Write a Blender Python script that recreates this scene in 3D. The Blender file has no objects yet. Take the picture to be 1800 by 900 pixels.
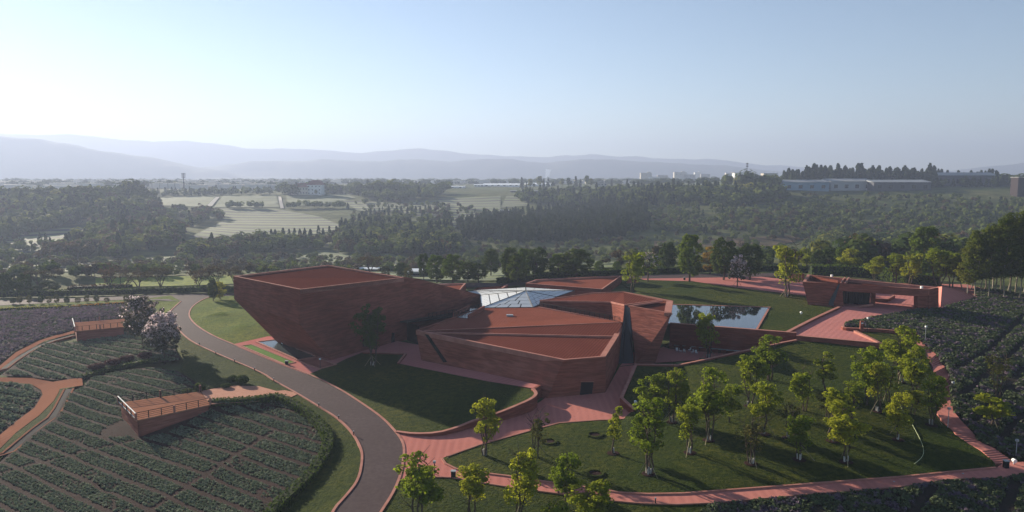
import bpy, bmesh, math, random
import numpy as np
from mathutils import Vector, Matrix
from mathutils.bvhtree import BVHTree
from mathutils.geometry import delaunay_2d_cdt
S = bpy.context.scene
COL = S.collection
R = math.radians
rnd = random.Random(7)
# ---------------------------------------------------------------- camera
FPX, HZ, CH = 1250.0, 310.0, 40.0
TH = math.atan((450 - HZ) / FPX)
cam = bpy.data.cameras.new('camera'); camo = bpy.data.objects.new('camera', cam); COL.objects.link(camo)
camo.location = (0, 0, CH); camo.rotation_euler = (R(90) - TH, 0, 0)
cam.sensor_width = 36; cam.lens = 36 * FPX / 1800; cam.clip_start = 1; cam.clip_end = 60000
S.camera = camo
# ---------------------------------------------------------------- light
SUN_TO = Vector((-0.69, 0.72, math.tan(R(15.5)))).normalized()
SUN_EL = math.asin(SUN_TO.z); SUN_AZ = math.atan2(SUN_TO.x, SUN_TO.y)
w = bpy.data.worlds.new('World'); S.world = w; w.use_nodes = True
nt = w.node_tree; bg = nt.nodes['Background']
sky = nt.nodes.new('ShaderNodeTexSky'); sky.sky_type = 'NISHITA'; sky.sun_disc = False
sky.sun_elevation = SUN_EL; sky.sun_rotation = SUN_AZ
sky.altitude = 1800; sky.air_density = 1.0; sky.dust_density = 0.15; sky.ozone_density = 1.0
nt.links.new(sky.outputs[0], bg.inputs[0]); bg.inputs[1].default_value = 0.05
sl = bpy.data.lights.new('sun', 'SUN'); sl.energy = 5.0; sl.angle = R(0.6); sl.color = (1.0, 0.88, 0.70)
so = bpy.data.objects.new('sun', sl); COL.objects.link(so); so.location = (-200, 200, 300)
so.rotation_euler = SUN_TO.to_track_quat('Z', 'Y').to_euler()
S.view_settings.view_transform = 'Standard'; S.view_settings.look = 'None'
S.view_settings.exposure = 1.55; S.view_settings.gamma = 1
S.view_settings.use_curve_mapping = False
HAZE = 0.00027
cy = S.cycles
cy.use_denoising = True; cy.max_bounces = 6; cy.diffuse_bounces = 2; cy.glossy_bounces = 3
cy.transmission_bounces = 4; cy.transparent_max_bounces = 8; cy.volume_bounces = 1
cy.sample_clamp_indirect = 4.0
# ---------------------------------------------------------------- pixel geometry of the real place
CA, SA = math.cos(TH), math.sin(TH)
def ray(px, py):
    a = (px - 900) / FPX; b = (450 - py) / FPX
    return Vector((a, CA + b * SA, -SA + b * CA))
def at(px, py, z=0.0):
    d = ray(px, py); t = (z - CH) / d.z
    return Vector((d.x * t, d.y * t, z))
def atY(px, py, Y):
    d = ray(px, py); t = Y / d.y
    return Vector((d.x * t, Y, CH + d.z * t))
def onplane(A, B, C, px, py, off=0.0):
    n = (B - A).cross(C - A).normalized(); d = ray(px, py); o = Vector((0, 0, CH))
    if n.dot(d) > 0: n = -n
    A = A + n * off
    t = (A - o).dot(n) / d.dot(n)
    return o + d * t
def onwall(A, B, px, py, off=0.0):
    return onplane(A, B, A + Vector((0, 0, 1)), px, py, off)
# ---------------------------------------------------------------- object helpers
def tag(o, label=None, cat=None, group=None, kind=None):
    if label: o['label'] = label
    if cat: o['category'] = cat
    if group: o['group'] = group
    if kind: o['kind'] = kind
    return o
def empty(name, loc, label=None, cat=None, group=None, rz=0):
    o = bpy.data.objects.new(name, None); COL.objects.link(o); o.location = loc; o.rotation_euler = (0, 0, rz)
    o.empty_display_size = 0.5
    return tag(o, label, cat, group)
def link(name, me, parent=None, loc=None):
    o = bpy.data.objects.new(name, me); COL.objects.link(o)
    if parent is not None: o.parent = parent
    if loc is not None: o.location = loc
    return o
def npmesh(name, V, Fq, mat=None, smooth=False):
    """V (n,3), Fq (m,k) same-size polygons"""
    V = np.asarray(V, dtype=np.float32); Fq = np.asarray(Fq, dtype=np.int32)
    me = bpy.data.meshes.new(name)
    me.vertices.add(len(V)); me.vertices.foreach_set('co', V.ravel())
    k = Fq.shape[1]
    me.loops.add(Fq.size); me.loops.foreach_set('vertex_index', Fq.ravel())
    me.polygons.add(len(Fq)); me.polygons.foreach_set('loop_start', np.arange(0, Fq.size, k, dtype=np.int32))
    me.polygons.foreach_set('loop_total', np.full(len(Fq), k, dtype=np.int32))
    if smooth: me.polygons.foreach_set('use_smooth', np.ones(len(Fq), dtype=bool))
    me.update(calc_edges=True)
    if mat: me.materials.append(mat)
    return me
class MB:
    def __init__(s): s.v = []; s.f = []
    def poly(s, pts):
        n = len(s.v); s.v += [tuple(p) for p in pts]; s.f.append(tuple(range(n, n + len(pts)))); return s
    def prism(s, pts, vec):
        pts = [Vector(p) for p in pts]; vec = Vector(vec); n = len(s.v); k = len(pts)
        s.v += [tuple(p) for p in pts] + [tuple(p + vec) for p in pts]
        s.f.append(tuple(range(n, n + k))); s.f.append(tuple(range(n + 2 * k - 1, n + k - 1, -1)))
        for i in range(k):
            j = (i + 1) % k; s.f.append((n + j, n + i, n + k + i, n + k + j))
        return s
    def box(s, c, d, rz=0):
        hx, hy, hz = d[0] / 2, d[1] / 2, d[2] / 2; ca, sa = math.cos(rz), math.sin(rz)
        b = [(c[0] + x * ca - y * sa, c[1] + x * sa + y * ca, c[2] - hz) for x, y in ((-hx, -hy), (hx, -hy), (hx, hy), (-hx, hy))]
        return s.prism(b, (0, 0, d[2]))
    def tube(s, pts, rad, n=6, cap=True):
        pts = [Vector(p) for p in pts]
        if not hasattr(rad, '__len__'): rad = [rad] * len(pts)
        base = len(s.v)
        for i, p in enumerate(pts):
            d = (pts[min(i + 1, len(pts) - 1)] - pts[max(i - 1, 0)])
            d = d.normalized() if d.length > 1e-6 else Vector((0, 0, 1))
            u = d.cross(Vector((0, 1, 0.01))) if abs(d.y) < 0.9 else d.cross(Vector((1, 0, 0)))
            u.normalize(); v = d.cross(u)
            for k in range(n):
                a = 2 * math.pi * k / n
                s.v.append(tuple(p + (u * math.cos(a) + v * math.sin(a)) * rad[i]))
        for i in range(len(pts) - 1):
            for k in range(n):
                a = base + i * n + k; b = base + i * n + (k + 1) % n
                s.f.append((a, b, b + n, a + n))
        if cap:
            s.f.append(tuple(base + k for k in range(n))[::-1]); e = base + (len(pts) - 1) * n
            s.f.append(tuple(e + k for k in range(n)))
        return s
    def strip(s, pts, w, h, side=0.0, drop=0.0, closed=False):
        """wall, kerb or coping following a line: width w, top h above the line, bottom drop below;
        side -1..1 shifts the section to the left / right of the line. drop may be a list of bottom z."""
        pts = [Vector(p) for p in pts]; n = len(pts); base = len(s.v)
        for i, p in enumerate(pts):
            a = pts[(i - 1) % n] if (closed or i > 0) else p
            b = pts[(i + 1) % n] if (closed or i < n - 1) else p
            d1 = (p - a); d2 = (b - p); d1.z = d2.z = 0
            if d1.length < 1e-6: d1 = d2
            if d2.length < 1e-6: d2 = d1
            d1.normalize(); d2.normalize(); d = (d1 + d2)
            d = d.normalized() if d.length > 1e-3 else d1
            nn = Vector((-d.y, d.x, 0)); mm = 1 / max(0.5, abs(nn.dot(Vector((-d1.y, d1.x, 0)))))
            l = p + nn * (w / 2 * (1 + side) * mm); r = p - nn * (w / 2 * (1 - side) * mm)
            zb = drop[i] if hasattr(drop, '__len__') else p.z - drop
            zt = p.z + h
            s.v += [(l.x, l.y, zb), (l.x, l.y, zt), (r.x, r.y, zt), (r.x, r.y, zb)]
        m = n if closed else n - 1
        for i in range(m):
            a = base + 4 * i; b = base + 4 * ((i + 1) % n)
            for k in range(4): s.f.append((a + k, a + (k + 1) % 4, b + (k + 1) % 4, b + k))
        if not closed:
            s.f.append((base + 3, base + 2, base + 1, base)); e = base + 4 * (n - 1); s.f.append((e, e + 1, e + 2, e + 3))
        return s
    def mesh(s, name, mat, loc=(0, 0, 0), smooth=False, fix=True):
        me = bpy.data.meshes.new(name); l = Vector(loc)
        me.from_pydata([tuple(Vector(p) - l) for p in s.v], [], s.f); me.update()
        if fix:
            bm = bmesh.new(); bm.from_mesh(me); bmesh.ops.recalc_face_normals(bm, faces=bm.faces); bm.to_mesh(me); bm.free()
        if mat: me.materials.append(mat)
        if smooth: me.polygons.foreach_set('use_smooth', [True] * len(me.polygons))
        return me
    def build(s, name, mat, parent=None, smooth=False, loc=None):
        if parent is not None: return link(name, s.mesh(name, mat, parent.location, smooth), parent)
        l = Vector(loc) if loc is not None else Vector((0, 0, 0))
        return link(name, s.mesh(name, mat, l, smooth), None, l)
# ---------------------------------------------------------------- materials
def _n(t, ty, **k):
    n = t.nodes.new(ty)
    for a, b in k.items(): setattr(n, a, b)
    return n
def noise_fac(t, coord, scale, detail=4, rough=0.6, lo=0.35, hi=0.65, stretch=None):
    v = coord
    if stretch:
        mp = _n(t, 'ShaderNodeMapping'); mp.inputs['Scale'].default_value = stretch; t.links.new(v, mp.inputs[0]); v = mp.outputs[0]
    n = _n(t, 'ShaderNodeTexNoise'); n.inputs['Scale'].default_value = scale; n.inputs['Detail'].default_value = detail
    n.inputs['Roughness'].default_value = rough; t.links.new(v, n.inputs['Vector'])
    r = _n(t, 'ShaderNodeMapRange'); r.inputs[1].default_value = lo; r.inputs[2].default_value = hi; t.links.new(n.outputs[0], r.inputs[0])
    return r.outputs[0]
def mix(t, fac, a, b, mode='MIX'):
    m = _n(t, 'ShaderNodeMix', data_type='RGBA', blend_type=mode)
    for s_, v in ((0, fac), (6, a), (7, b)):
        if hasattr(v, 'type') and hasattr(v, 'links'): t.links.new(v, m.inputs[s_])
        elif isinstance(v, (tuple, list)): m.inputs[s_].default_value = (*v[:3], 1)
        else: m.inputs[s_].default_value = v
    return m.outputs[2]
def base_mat(name):
    m = bpy.data.materials.new(name); m.use_nodes = True; t = m.node_tree
    g = _n(t, 'ShaderNodeNewGeometry')
    return m, t, t.nodes['Principled BSDF'], g.outputs['Position']
def M(name, c1, c2=None, scale=0.3, rough=0.85, c3=None, scale3=3.0, bump=0.0, bscale=4.0, bdist=0.1, stretch=None, spec=0.06, metal=0, lo=0.35, hi=0.65):
    m, t, b, P = base_mat(name)
    col = None
    if c2:
        col = mix(t, noise_fac(t, P, scale, lo=lo, hi=hi, stretch=stretch), c1, c2)
    if c3:
        col = mix(t, noise_fac(t, P, scale3, 3, 0.7), col if col else c1, c3)
    if col: t.links.new(col, b.inputs['Base Color'])
    else: b.inputs['Base Color'].default_value = (*c1, 1)
    b.inputs['Roughness'].default_value = rough; b.inputs['Specular IOR Level'].default_value = spec; b.inputs['Metallic'].default_value = metal
    if bump:
        bp = _n(t, 'ShaderNodeBump'); bp.inputs['Strength'].default_value = bump; bp.inputs['Distance'].default_value = bdist
        t.links.new(noise_fac(t, P, bscale, 5, 0.65, 0.2, 0.8, stretch), bp.inputs['Height']); t.links.new(bp.outputs[0], b.inputs['Normal'])
    return m
def brick_mat(name, c1, c2, c3, bands=1.5):
    """red split-stone courses: thin uneven horizontal bands and blotches"""
    m, t, b, P = base_mat(name)
    f1 = noise_fac(t, P, 1.0, 4, 0.75, 0.36, 0.64, (0.16, 0.16, bands))
    f2 = noise_fac(t, P, 0.09, 4, 0.6, 0.35, 0.68)
    f3 = noise_fac(t, P, 1.0, 2, 0.5, 0.4, 0.6, (0.35, 0.35, 3.2))
    c = mix(t, f1, c1, c2); c = mix(t, f2, c, c3); c4 = mix(t, 0.5, c, tuple(x * 0.45 for x in c1))
    c = mix(t, f3, c4, c)
    t.links.new(c, b.inputs['Base Color']); b.inputs['Roughness'].default_value = 0.9; b.inputs['Specular IOR Level'].default_value = 0.05
    bp = _n(t, 'ShaderNodeBump'); bp.inputs['Strength'].default_value = 0.55; bp.inputs['Distance'].default_value = 0.12
    t.links.new(f3, bp.inputs['Height']); t.links.new(bp.outputs[0], b.inputs['Normal'])
    return m
def rib_mat(name, c1, c2, ang, spacing=0.5, dark=0.55, bumpd=0.08):
    """roof or paving laid in straight ribs / courses running at one angle"""
    m, t, b, P = base_mat(name)
    mp = _n(t, 'ShaderNodeMapping'); mp.inputs['Rotation'].default_value = (0, 0, ang); t.links.new(P, mp.inputs[0])
    wv = _n(t, 'ShaderNodeTexWave', wave_type='BANDS', bands_direction='X'); wv.inputs['Scale'].default_value = 0.314 / spacing
    wv.inputs['Distortion'].default_value = 0.6; wv.inputs['Detail'].default_value = 2; t.links.new(mp.outputs[0], wv.inputs['Vector'])
    f = noise_fac(t, P, 0.12, 5, 0.65, 0.35, 0.65); f2 = noise_fac(t, P, 2.2, 3, 0.7, 0.3, 0.7)
    c = mix(t, f, c1, c2); c = mix(t, f2, c, tuple(x * 0.75 for x in c1))
    rr = _n(t, 'ShaderNodeMapRange'); rr.inputs[1].default_value = 0.05; rr.inputs[2].default_value = 0.75; t.links.new(wv.outputs[1], rr.inputs[0])
    cd = mix(t, 0.85, c, tuple(x * dark for x in c1)); c = mix(t, rr.outputs[0], cd, c)
    t.links.new(c, b.inputs['Base Color']); b.inputs['Roughness'].default_value = 1.0; b.inputs['Specular IOR Level'].default_value = 0.0
    bp = _n(t, 'ShaderNodeBump'); bp.inputs['Strength'].default_value = 0.5; bp.inputs['Distance'].default_value = bumpd
    t.links.new(wv.outputs[1], bp.inputs['Height']); t.links.new(bp.outputs[0], b.inputs['Normal'])
    return m
def leaf_mat(name, c1, c2, trans=0.35, var=0.25, scale=0.5, c3=None):
    """leaves: noise between two greens, each plant a little different, light passes through"""
    m, t, b, P = base_mat(name); oi = _n(t, 'ShaderNodeObjectInfo')
    c = mix(t, noise_fac(t, P, scale, 3, 0.7, 0.3, 0.7), c1, c2)
    if c3: c = mix(t, noise_fac(t, P, scale * 4, 2, 0.7, 0.52, 0.6), c, c3)
    hs = _n(t, 'ShaderNodeHueSaturation'); t.links.new(c, hs.inputs['Color'])
    mr = _n(t, 'ShaderNodeMapRange'); t.links.new(oi.outputs['Random'], mr.inputs[0]); mr.inputs[3].default_value = 1 - var; mr.inputs[4].default_value = 1 + var
    mh = _n(t, 'ShaderNodeMapRange'); t.links.new(oi.outputs['Random'], mh.inputs[0]); mh.inputs[3].default_value = 0.5 + var * 0.08; mh.inputs[4].default_value = 0.5 - var * 0.1
    t.links.new(mr.outputs[0], hs.inputs['Value']); t.links.new(mh.outputs[0], hs.inputs['Hue'])
    t.links.new(hs.outputs[0], b.inputs['Base Color']); b.inputs['Roughness'].default_value = 0.8; b.inputs['Specular IOR Level'].default_value = 0.03
    tr = _n(t, 'ShaderNodeBsdfTranslucent'); t.links.new(hs.outputs[0], tr.inputs[0])
    mx = _n(t, 'ShaderNodeMixShader'); mx.inputs[0].default_value = trans
    out = t.nodes['Material Output']; t.links.new(b.outputs[0], mx.inputs[1]); t.links.new(tr.outputs[0], mx.inputs[2]); t.links.new(mx.outputs[0], out.inputs[0])
    return m
m_wall = brick_mat('red_stone_wall', (0.25, 0.075, 0.052), (0.15, 0.046, 0.034), (0.29, 0.10, 0.072))
m_wall2 = brick_mat('pale_red_stone_wall', (0.31, 0.10, 0.068), (0.20, 0.065, 0.047), (0.34, 0.125, 0.09))
m_coping = M('coping_stone', (0.44, 0.20, 0.155), (0.34, 0.145, 0.11), 0.5, 0.8)
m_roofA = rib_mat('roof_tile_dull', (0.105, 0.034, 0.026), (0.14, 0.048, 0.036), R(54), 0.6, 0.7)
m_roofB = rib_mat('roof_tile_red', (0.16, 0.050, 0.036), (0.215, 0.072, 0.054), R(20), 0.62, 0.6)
m_roofC = rib_mat('roof_tile_sunlit', (0.25, 0.082, 0.055), (0.33, 0.115, 0.080), R(-20), 0.6, 0.72)  # sunlight on the sun-facing roof facets is put into this brighter tone
m_pave = rib_mat('pink_paving', (0.54, 0.22, 0.195), (0.42, 0.16, 0.145), R(35), 1.2, 0.85, 0.02)
m_path = rib_mat('red_path', (0.56, 0.22, 0.18), (0.42, 0.155, 0.125), R(0), 1.2, 0.88, 0.02)
m_terra = rib_mat('terracotta_path', (0.38, 0.18, 0.115), (0.32, 0.145, 0.09), R(10), 0.9, 0.75, 0.02)
m_asph = M('asphalt', (0.075, 0.052, 0.052), (0.092, 0.066, 0.066), 0.12, 0.85, (0.062, 0.042, 0.044), 1.5, 0.3, 12, 0.02)
m_lawn = M('lawn_grass', (0.034, 0.052, 0.004), (0.080, 0.082, 0.010), 0.07, 0.95, (0.020, 0.036, 0.004), 1.1, 1.0, 2.2, 0.35)
m_lawn2 = M('bright_lawn_grass', (0.080, 0.125, 0.004), (0.14, 0.16, 0.006), 0.1, 0.95, (0.055, 0.085, 0.004), 1.0, 1.0, 2.0, 0.35)
m_soil = M('red_soil', (0.042, 0.017, 0.015), (0.030, 0.013, 0.012), 0.5, 0.95, (0.024, 0.014, 0.012), 2.0, 0.8, 5, 0.1)
m_gsoil = M('overgrown_soil', (0.035, 0.032, 0.024), (0.025, 0.032, 0.018), 0.5, 0.95, (0.045, 0.03, 0.03), 2.0, 0.8, 3, 0.2)
m_dark = M('dark_glass', (0.012, 0.014, 0.018), rough=0.25, spec=0.4)
m_black = M('black_metal', (0.02, 0.02, 0.022), rough=0.5)
m_grey = M('grey_metal', (0.35, 0.36, 0.38), rough=0.45)
m_white = M('white_paint', (0.8, 0.8, 0.78), rough=0.6)
m_lime = M('whitewash', (0.50, 0.48, 0.46), (0.36, 0.34, 0.32), 4, 0.9)
m_channel = M('wet_channel_floor', (0.03, 0.028, 0.03), rough=0.9)
m_bark = M('bark', (0.10, 0.075, 0.055), (0.06, 0.045, 0.035), 3, 0.95)
m_palebark = M('pale_bark', (0.30, 0.25, 0.20), (0.18, 0.15, 0.12), 3, 0.9)
m_pole = M('bamboo_pole', (0.32, 0.27, 0.17), (0.22, 0.18, 0.11), 3, 0.8)
m_water = M('still_water', (0.012, 0.016, 0.02), rough=0.03, spec=1.0)
m_bluewater = M('shallow_water', (0.035, 0.055, 0.06), (0.05, 0.07, 0.07), 0.3, rough=0.25, spec=0.5)
# ================================================================= SITE SURFACES
GV, GT = [], []          # all ground surfaces, to stand things on
def densify(P, s):
    out = []
    for i in range(len(P)):
        a, b = P[i], P[(i + 1) % len(P)]; n = max(1, int((b - a).length / s))
        out += [a.lerp(b, k / n) for k in range(n)]
    return out
def chaikin(P, n=2, closed=False):
    for _ in range(n):
        Q = [] if closed else [P[0]]
        for i in range(len(P) if closed else len(P) - 1):
            a, b = P[i], P[(i + 1) % len(P)]
            Q += [a.lerp(b, .25), a.lerp(b, .75)]
        if not closed: Q.append(P[-1])
        P = Q
    return P
def surface(name, P, mat, s=4.0, ctrl=(), off=0.0, wob=0.0, wfreq=0.15, reg=True):
    """ground sheet filling the outline P (world points): heights relax smoothly from the outline and the points ctrl"""
    B = densify(P, s); ctrl = [Vector(c) for c in ctrl]
    xs = [p.x for p in B]; ys = [p.y for p in B]
    r = random.Random(len(P) * 7 + int(P[0].x)); I = []
    poly = np.array([(p.x, p.y) for p in B])
    gx = np.arange(min(xs), max(xs), s); gy = np.arange(min(ys), max(ys), s)
    G = np.array([(x + r.uniform(-.2, .2) * s, y + r.uniform(-.2, .2) * s) for x in gx for y in gy]) if len(gx) and len(gy) else np.zeros((0, 2))
    if len(G):
        ins = np.zeros(len(G), bool); x, y = G[:, 0], G[:, 1]; j = len(poly) - 1; dmin = np.full(len(G), 1e9)
        for i in range(len(poly)):
            xi, yi = poly[i]; xj, yj = poly[j]
            c = ((yi > y) != (yj > y)) & (x < (xj - xi) * (y - yi) / ((yj - yi) if yj != yi else 1e-9) + xi)
            ins ^= c; j = i; dmin = np.minimum(dmin, np.hypot(x - xi, y - yi))
        I = [tuple(g) for g in G[ins & (dmin > s * 0.5)]]
    nb, nc = len(B), len(ctrl)
    pts = [Vector((p.x, p.y)) for p in B] + [Vector((c.x, c.y)) for c in ctrl] + [Vector(g) for g in I]
    vo, _, fo, ov, _, _ = delaunay_2d_cdt(pts, [], [list(range(nb))], 1, 1e-4)
    n = len(vo); Z = np.zeros(n); fixed = np.zeros(n, bool)
    z0 = sum(p.z for p in B) / nb
    for k in range(n):
        o = ov[k][0] if len(ov[k]) else -1
        if 0 <= o < nb: Z[k] = B[o].z; fixed[k] = True
        elif nb <= o < nb + nc: Z[k] = ctrl[o - nb].z; fixed[k] = True
        else:
            Z[k] = z0
    E = set()
    for f in fo:
        for a, b in zip(f, f[1:] + f[:1]): E.add((min(a, b), max(a, b)))
    E = np.array(list(E)); deg = np.bincount(E.ravel(), minlength=n).astype(float); deg[deg == 0] = 1
    # start from inverse-distance estimate, then relax
    XY = np.array([(v.x, v.y) for v in vo]); fx = np.where(fixed)[0]
    if (~fixed).any():
        for k in np.where(~fixed)[0]:
            d = 1 / (np.sum((XY[fx] - XY[k]) ** 2, 1) + 1); Z[k] = np.sum(d * Z[fx]) / d.sum()
    for _ in range(120):
        A = np.bincount(E[:, 0], Z[E[:, 1]], n) + np.bincount(E[:, 1], Z[E[:, 0]], n)
        Z = np.where(fixed, Z, A / deg)
    if wob: Z = Z + np.where(fixed, 0, wob * (np.sin(XY[:, 0] * wfreq + 1) * np.sin(XY[:, 1] * wfreq * 1.3) + 0.4 * np.sin(XY[:, 0] * wfreq * 2.7) * np.sin(XY[:, 1] * wfreq * 2.1 + 2)))
    V = [(XY[k, 0], XY[k, 1], Z[k] + off) for k in range(n)]
    F = [tuple(f) for f in fo]
    me = bpy.data.meshes.new(name); me.from_pydata(V, [], F); me.update()
    if sum(p.normal.z for p in me.polygons) < 0: me.flip_normals()
    me.polygons.foreach_set('use_smooth', [True] * len(me.polygons)); me.materials.append(mat)
    o = link(name, me); tag(o, kind='structure')
    if reg:
        b = len(GV); GV.extend(V)
        for f in F:
            for k in range(1, len(f) - 1): GT.append((b + f[0], b + f[k], b + f[k + 1]))
    return o
def pp(*a):
    """'px py z' triples -> world points; z may be left out (0)"""
    return [at(*t) for t in a]

# --- road
roadL = [(575,950),(584.7,900),(611,872),(633,844),(639.4,808),(637.5,789),(622,761),(597,736),(561,714),(525,692),(480.6,668),(464,655.6),(380.6,621),(330,597),(308,570),(297,552),(303,544),(319,530)]
roadR = [(375,521),(358,525),(338,537.5),(330.5,550),(333,561),(347,575),(375,591.7),(410,606),(419,610),(500,643),(541.7,658),(594,683),(641.7,714),(672,736),(691.7,757),(705.6,775),(709,792),(705.6,817),(700,842),(686,872),(667,900),(640,950)]
RL = chaikin([at(x, y, 0) for x, y in roadL], 2); RR = chaikin([at(x, y, 0) for x, y in roadR], 2)
backN = [(-120,529,-2),(0,528,-2),(140,524,-1.5),(244,520,-0.7),(300,517.5,0),(410,515.5,.3),(560,505,1.2),(700,500,2),(800,497.5,3),(880,497,3.6),(960,490,4.6),(1094,485,5.5),(1200,482,5.5),(1372,480,5.5)]
backS = [(1372,486,5.5),(1339,486.7,5.5),(1125,490,5.5),(1094,491,5.4),(960,496,4.6),(880,504,3.4),(800,505,2.6),(700,507,1.6),(560,513,.8),(375,521,0)]
surface('road', RL + pp((244,526,-.7),(140,530,-1.5),(0,537,-2),(-120,538,-2)) + pp(*backN) + pp(*backS) + RR[1:], m_asph, 5, off=0.02)
# --- kerbs
kerb_n = 0
def kerb(line, side, label, w=0.35, h=0.13, mat=m_coping):
    o = MB().strip(line, w, h, side, 0.5).build('kerb', mat, loc=line[0]); tag(o, label, 'kerb', 'kerbs along the roads and paths', 'structure'); return o
kerb(RL, 1, 'red stone kerb on the field side of the curving asphalt road')
kerb(RR[2:], 1, 'red stone kerb on the museum side of the curving asphalt road')
# --- lawns by the road
surface('lawn', pp((376,521.5),(430,518.5,.5),(470,512,1),(520,508,1.2),(560,560,1),(540,590,.4),(472,591.6),(411,605.5)) + RR[RR.index(min(RR, key=lambda p: (p - at(410,606)).length))::-1][:-1], m_lawn2, 3.5, ctrl=[at(390,548,1.6), at(420,570,1.3)], wob=.1)
P_grass_strip = pp((424,608),(442,605.5),(519,637),(502,641))
surface('plaza', pp((411,605),(472,591),(560,597),(640,603),(700,600),(735,606),(760,622),(742,634,.6),(849,655,1.2),(949,677,1.9),(938,683,1.9),(855,670,1.4),(700,639,.3),(713,621,0),(638,619),(610,630),(590,640),(567,648),(541,658.5),(500,643.5),(419,610.5)), m_pave, 3, off=0.03)
surface('lawn', [p + Vector((0, 0, .05)) for p in P_grass_strip], M('vivid_grass', (0.09, 0.19, 0.012), (0.07, 0.15, 0.01), 1, 0.9, bump=.5), 2, reg=False)
kerb(pp((424,608,.05),(442,605.5,.05),(519,637,.05),(502,641,.05),(424,608,.05)), 0, 'low stone edge round the narrow strip of vivid grass', .3, .1)
P_lawn2 = pp((541.7,659),(567,648),(590,640.5),(610,631),(638,620),(713,622),(700,640,.3),(855,671,1.4),(935,684.5,1.9),(940,688,1.9),(942,693,1.9),(935,700.5,1.9),(917,709.5,1.7),(873,727.5,1.1),(833,739,.8),(803,751,.45),(769,761,.2),(728,762.5,.1),(697,758))
surface('lawn', P_lawn2 + [at(x, y, 0) for x, y in [(691.7,757),(672,736),(641.7,714),(594,683)]], m_lawn, 3, off=.04, wob=.1)
# big plaza + path to the right
surface('plaza', pp((698,759),(728,764),(769,763),(803,756),(833,747.5),(875.5,736),(925,720),(950,706),(962,697),(1064,690),(1089,645),(1118,641.5),(1093,700),(1095,705),(1115.5,721),(1095,737),(1073,739),(1050,739.5),(983,744.5),(952,752.5),(841,783.5),(785.5,803.5),(776.7,807),(783,816),(801,825),(850,832.5),(890,837.5),(936.6,844.5),(996.7,853.5),(1059,861.5),(1089,867),(1138,869.5),(1200,868.5),(1266.7,863.5),(1400,853.5),(1500,845.5),(1582,839.5),(1665,831),(1751,823),(1765,812.5),(1790,812.5),(1850,808),(1850,822),(1800,831),(1760,839),(1667,842),(1578,855.6),(1400,870),(1262,883),(1189,886),(1124,884),(1069,879),(996.7,869),(943,862),(894.5,855.6),(859,850),(794,839),(765.5,838),(703,844),(698,851),(705,825),(709,800),(707,775)), m_path, 3, off=.03)
# grove lawn
GL = [(1092,701,1.2),(1118,642,2.0),(1151,642.5,2.0),(1191,643.5,2.2),(1244,632.5,3.0),(1304,619,3.7),(1320,616,3.9),(1373,604,4.5),(1400,599.5,4.7),(1551,609.5,4.5),(1590,600,5.2),(1602,606,5.0),(1620,622,4.6),(1635,644,3.8),(1650,672,3.0),(1657,695,2.4),(1647,726,1.7),(1654,737,1.6),(1670,753,1.2),(1680,763,1.1),(1700,779,.7),(1727,793,.55),(1749,815,.05),(1751,822,0),(1665,830,0),(1582,838.5,0),(1500,844.5,0),(1400,852.5,0),(1266.7,862.5,0),(1200,867.5,0),(1138,868.5,0),(1089,866,0),(1059,860.5,0),(996.7,852.5,0),(936.6,843.5,0),(890,836.5,0),(850,831.5,0),(801,824,0),(783,815,0),(777,806.5,0),(785.5,802.5,0),(841,782.5,0),(952,751.5,0),(983,743.5,0),(1050,738.5,0),(1073,738,0),(1095,736.5,0),(1115.5,720,.5)]
surface('lawn', pp(*GL), m_lawn, 3, off=.06, wob=.12, ctrl=[at(1200,700,2.2), at(1350,720,2.6), at(1500,700,3.6), at(1250,800,.9), at(1450,800,1.0)])
surface('lawn', pp((698,852),(703,845),(765.5,839),(794,840),(859,851),(894.5,856.6),(943,863),(996.7,870),(1069,880),(1124,885),(1189,887),(1262,884),(1285,890,-.3),(1210,960,-.8),(640,960,-.3),(667,901)), m_lawn, 3.5, wob=.1)
kerb([at(x, y, .05) for x, y in ((785.5,803),(841,783),(952,752),(983,744),(1050,739),(1073,738.5),(1095,737),(1115.5,720.5))], 0, 'pale stone kerb between the pink plaza and the grove lawn', .3, .12)
kerb([at(x, y, .05) for x, y in ((777,806.5),(783,815.5),(801,824.5),(850,832),(890,837),(936.6,844),(996.7,853),(1059,861),(1089,866.5),(1138,869),(1200,868),(1266.7,863),(1400,853),(1500,845),(1582,839),(1665,830.5),(1751,822.5))], 0, 'inner stone kerb of the curving lower path', .3, .14)
kerb([at(x, y, .05) for x, y in ((703,844.5),(765.5,838.5),(794,839.5),(859,850.5),(894.5,856),(943,862.5),(996.7,869.5),(1069,879.5),(1124,884.5),(1189,886.5),(1262,883.5),(1400,870.5),(1578,856),(1667,842.5),(1760,839.5),(1800,831.5))], 0, 'outer stone kerb of the curving lower path', .2, .08)
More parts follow.
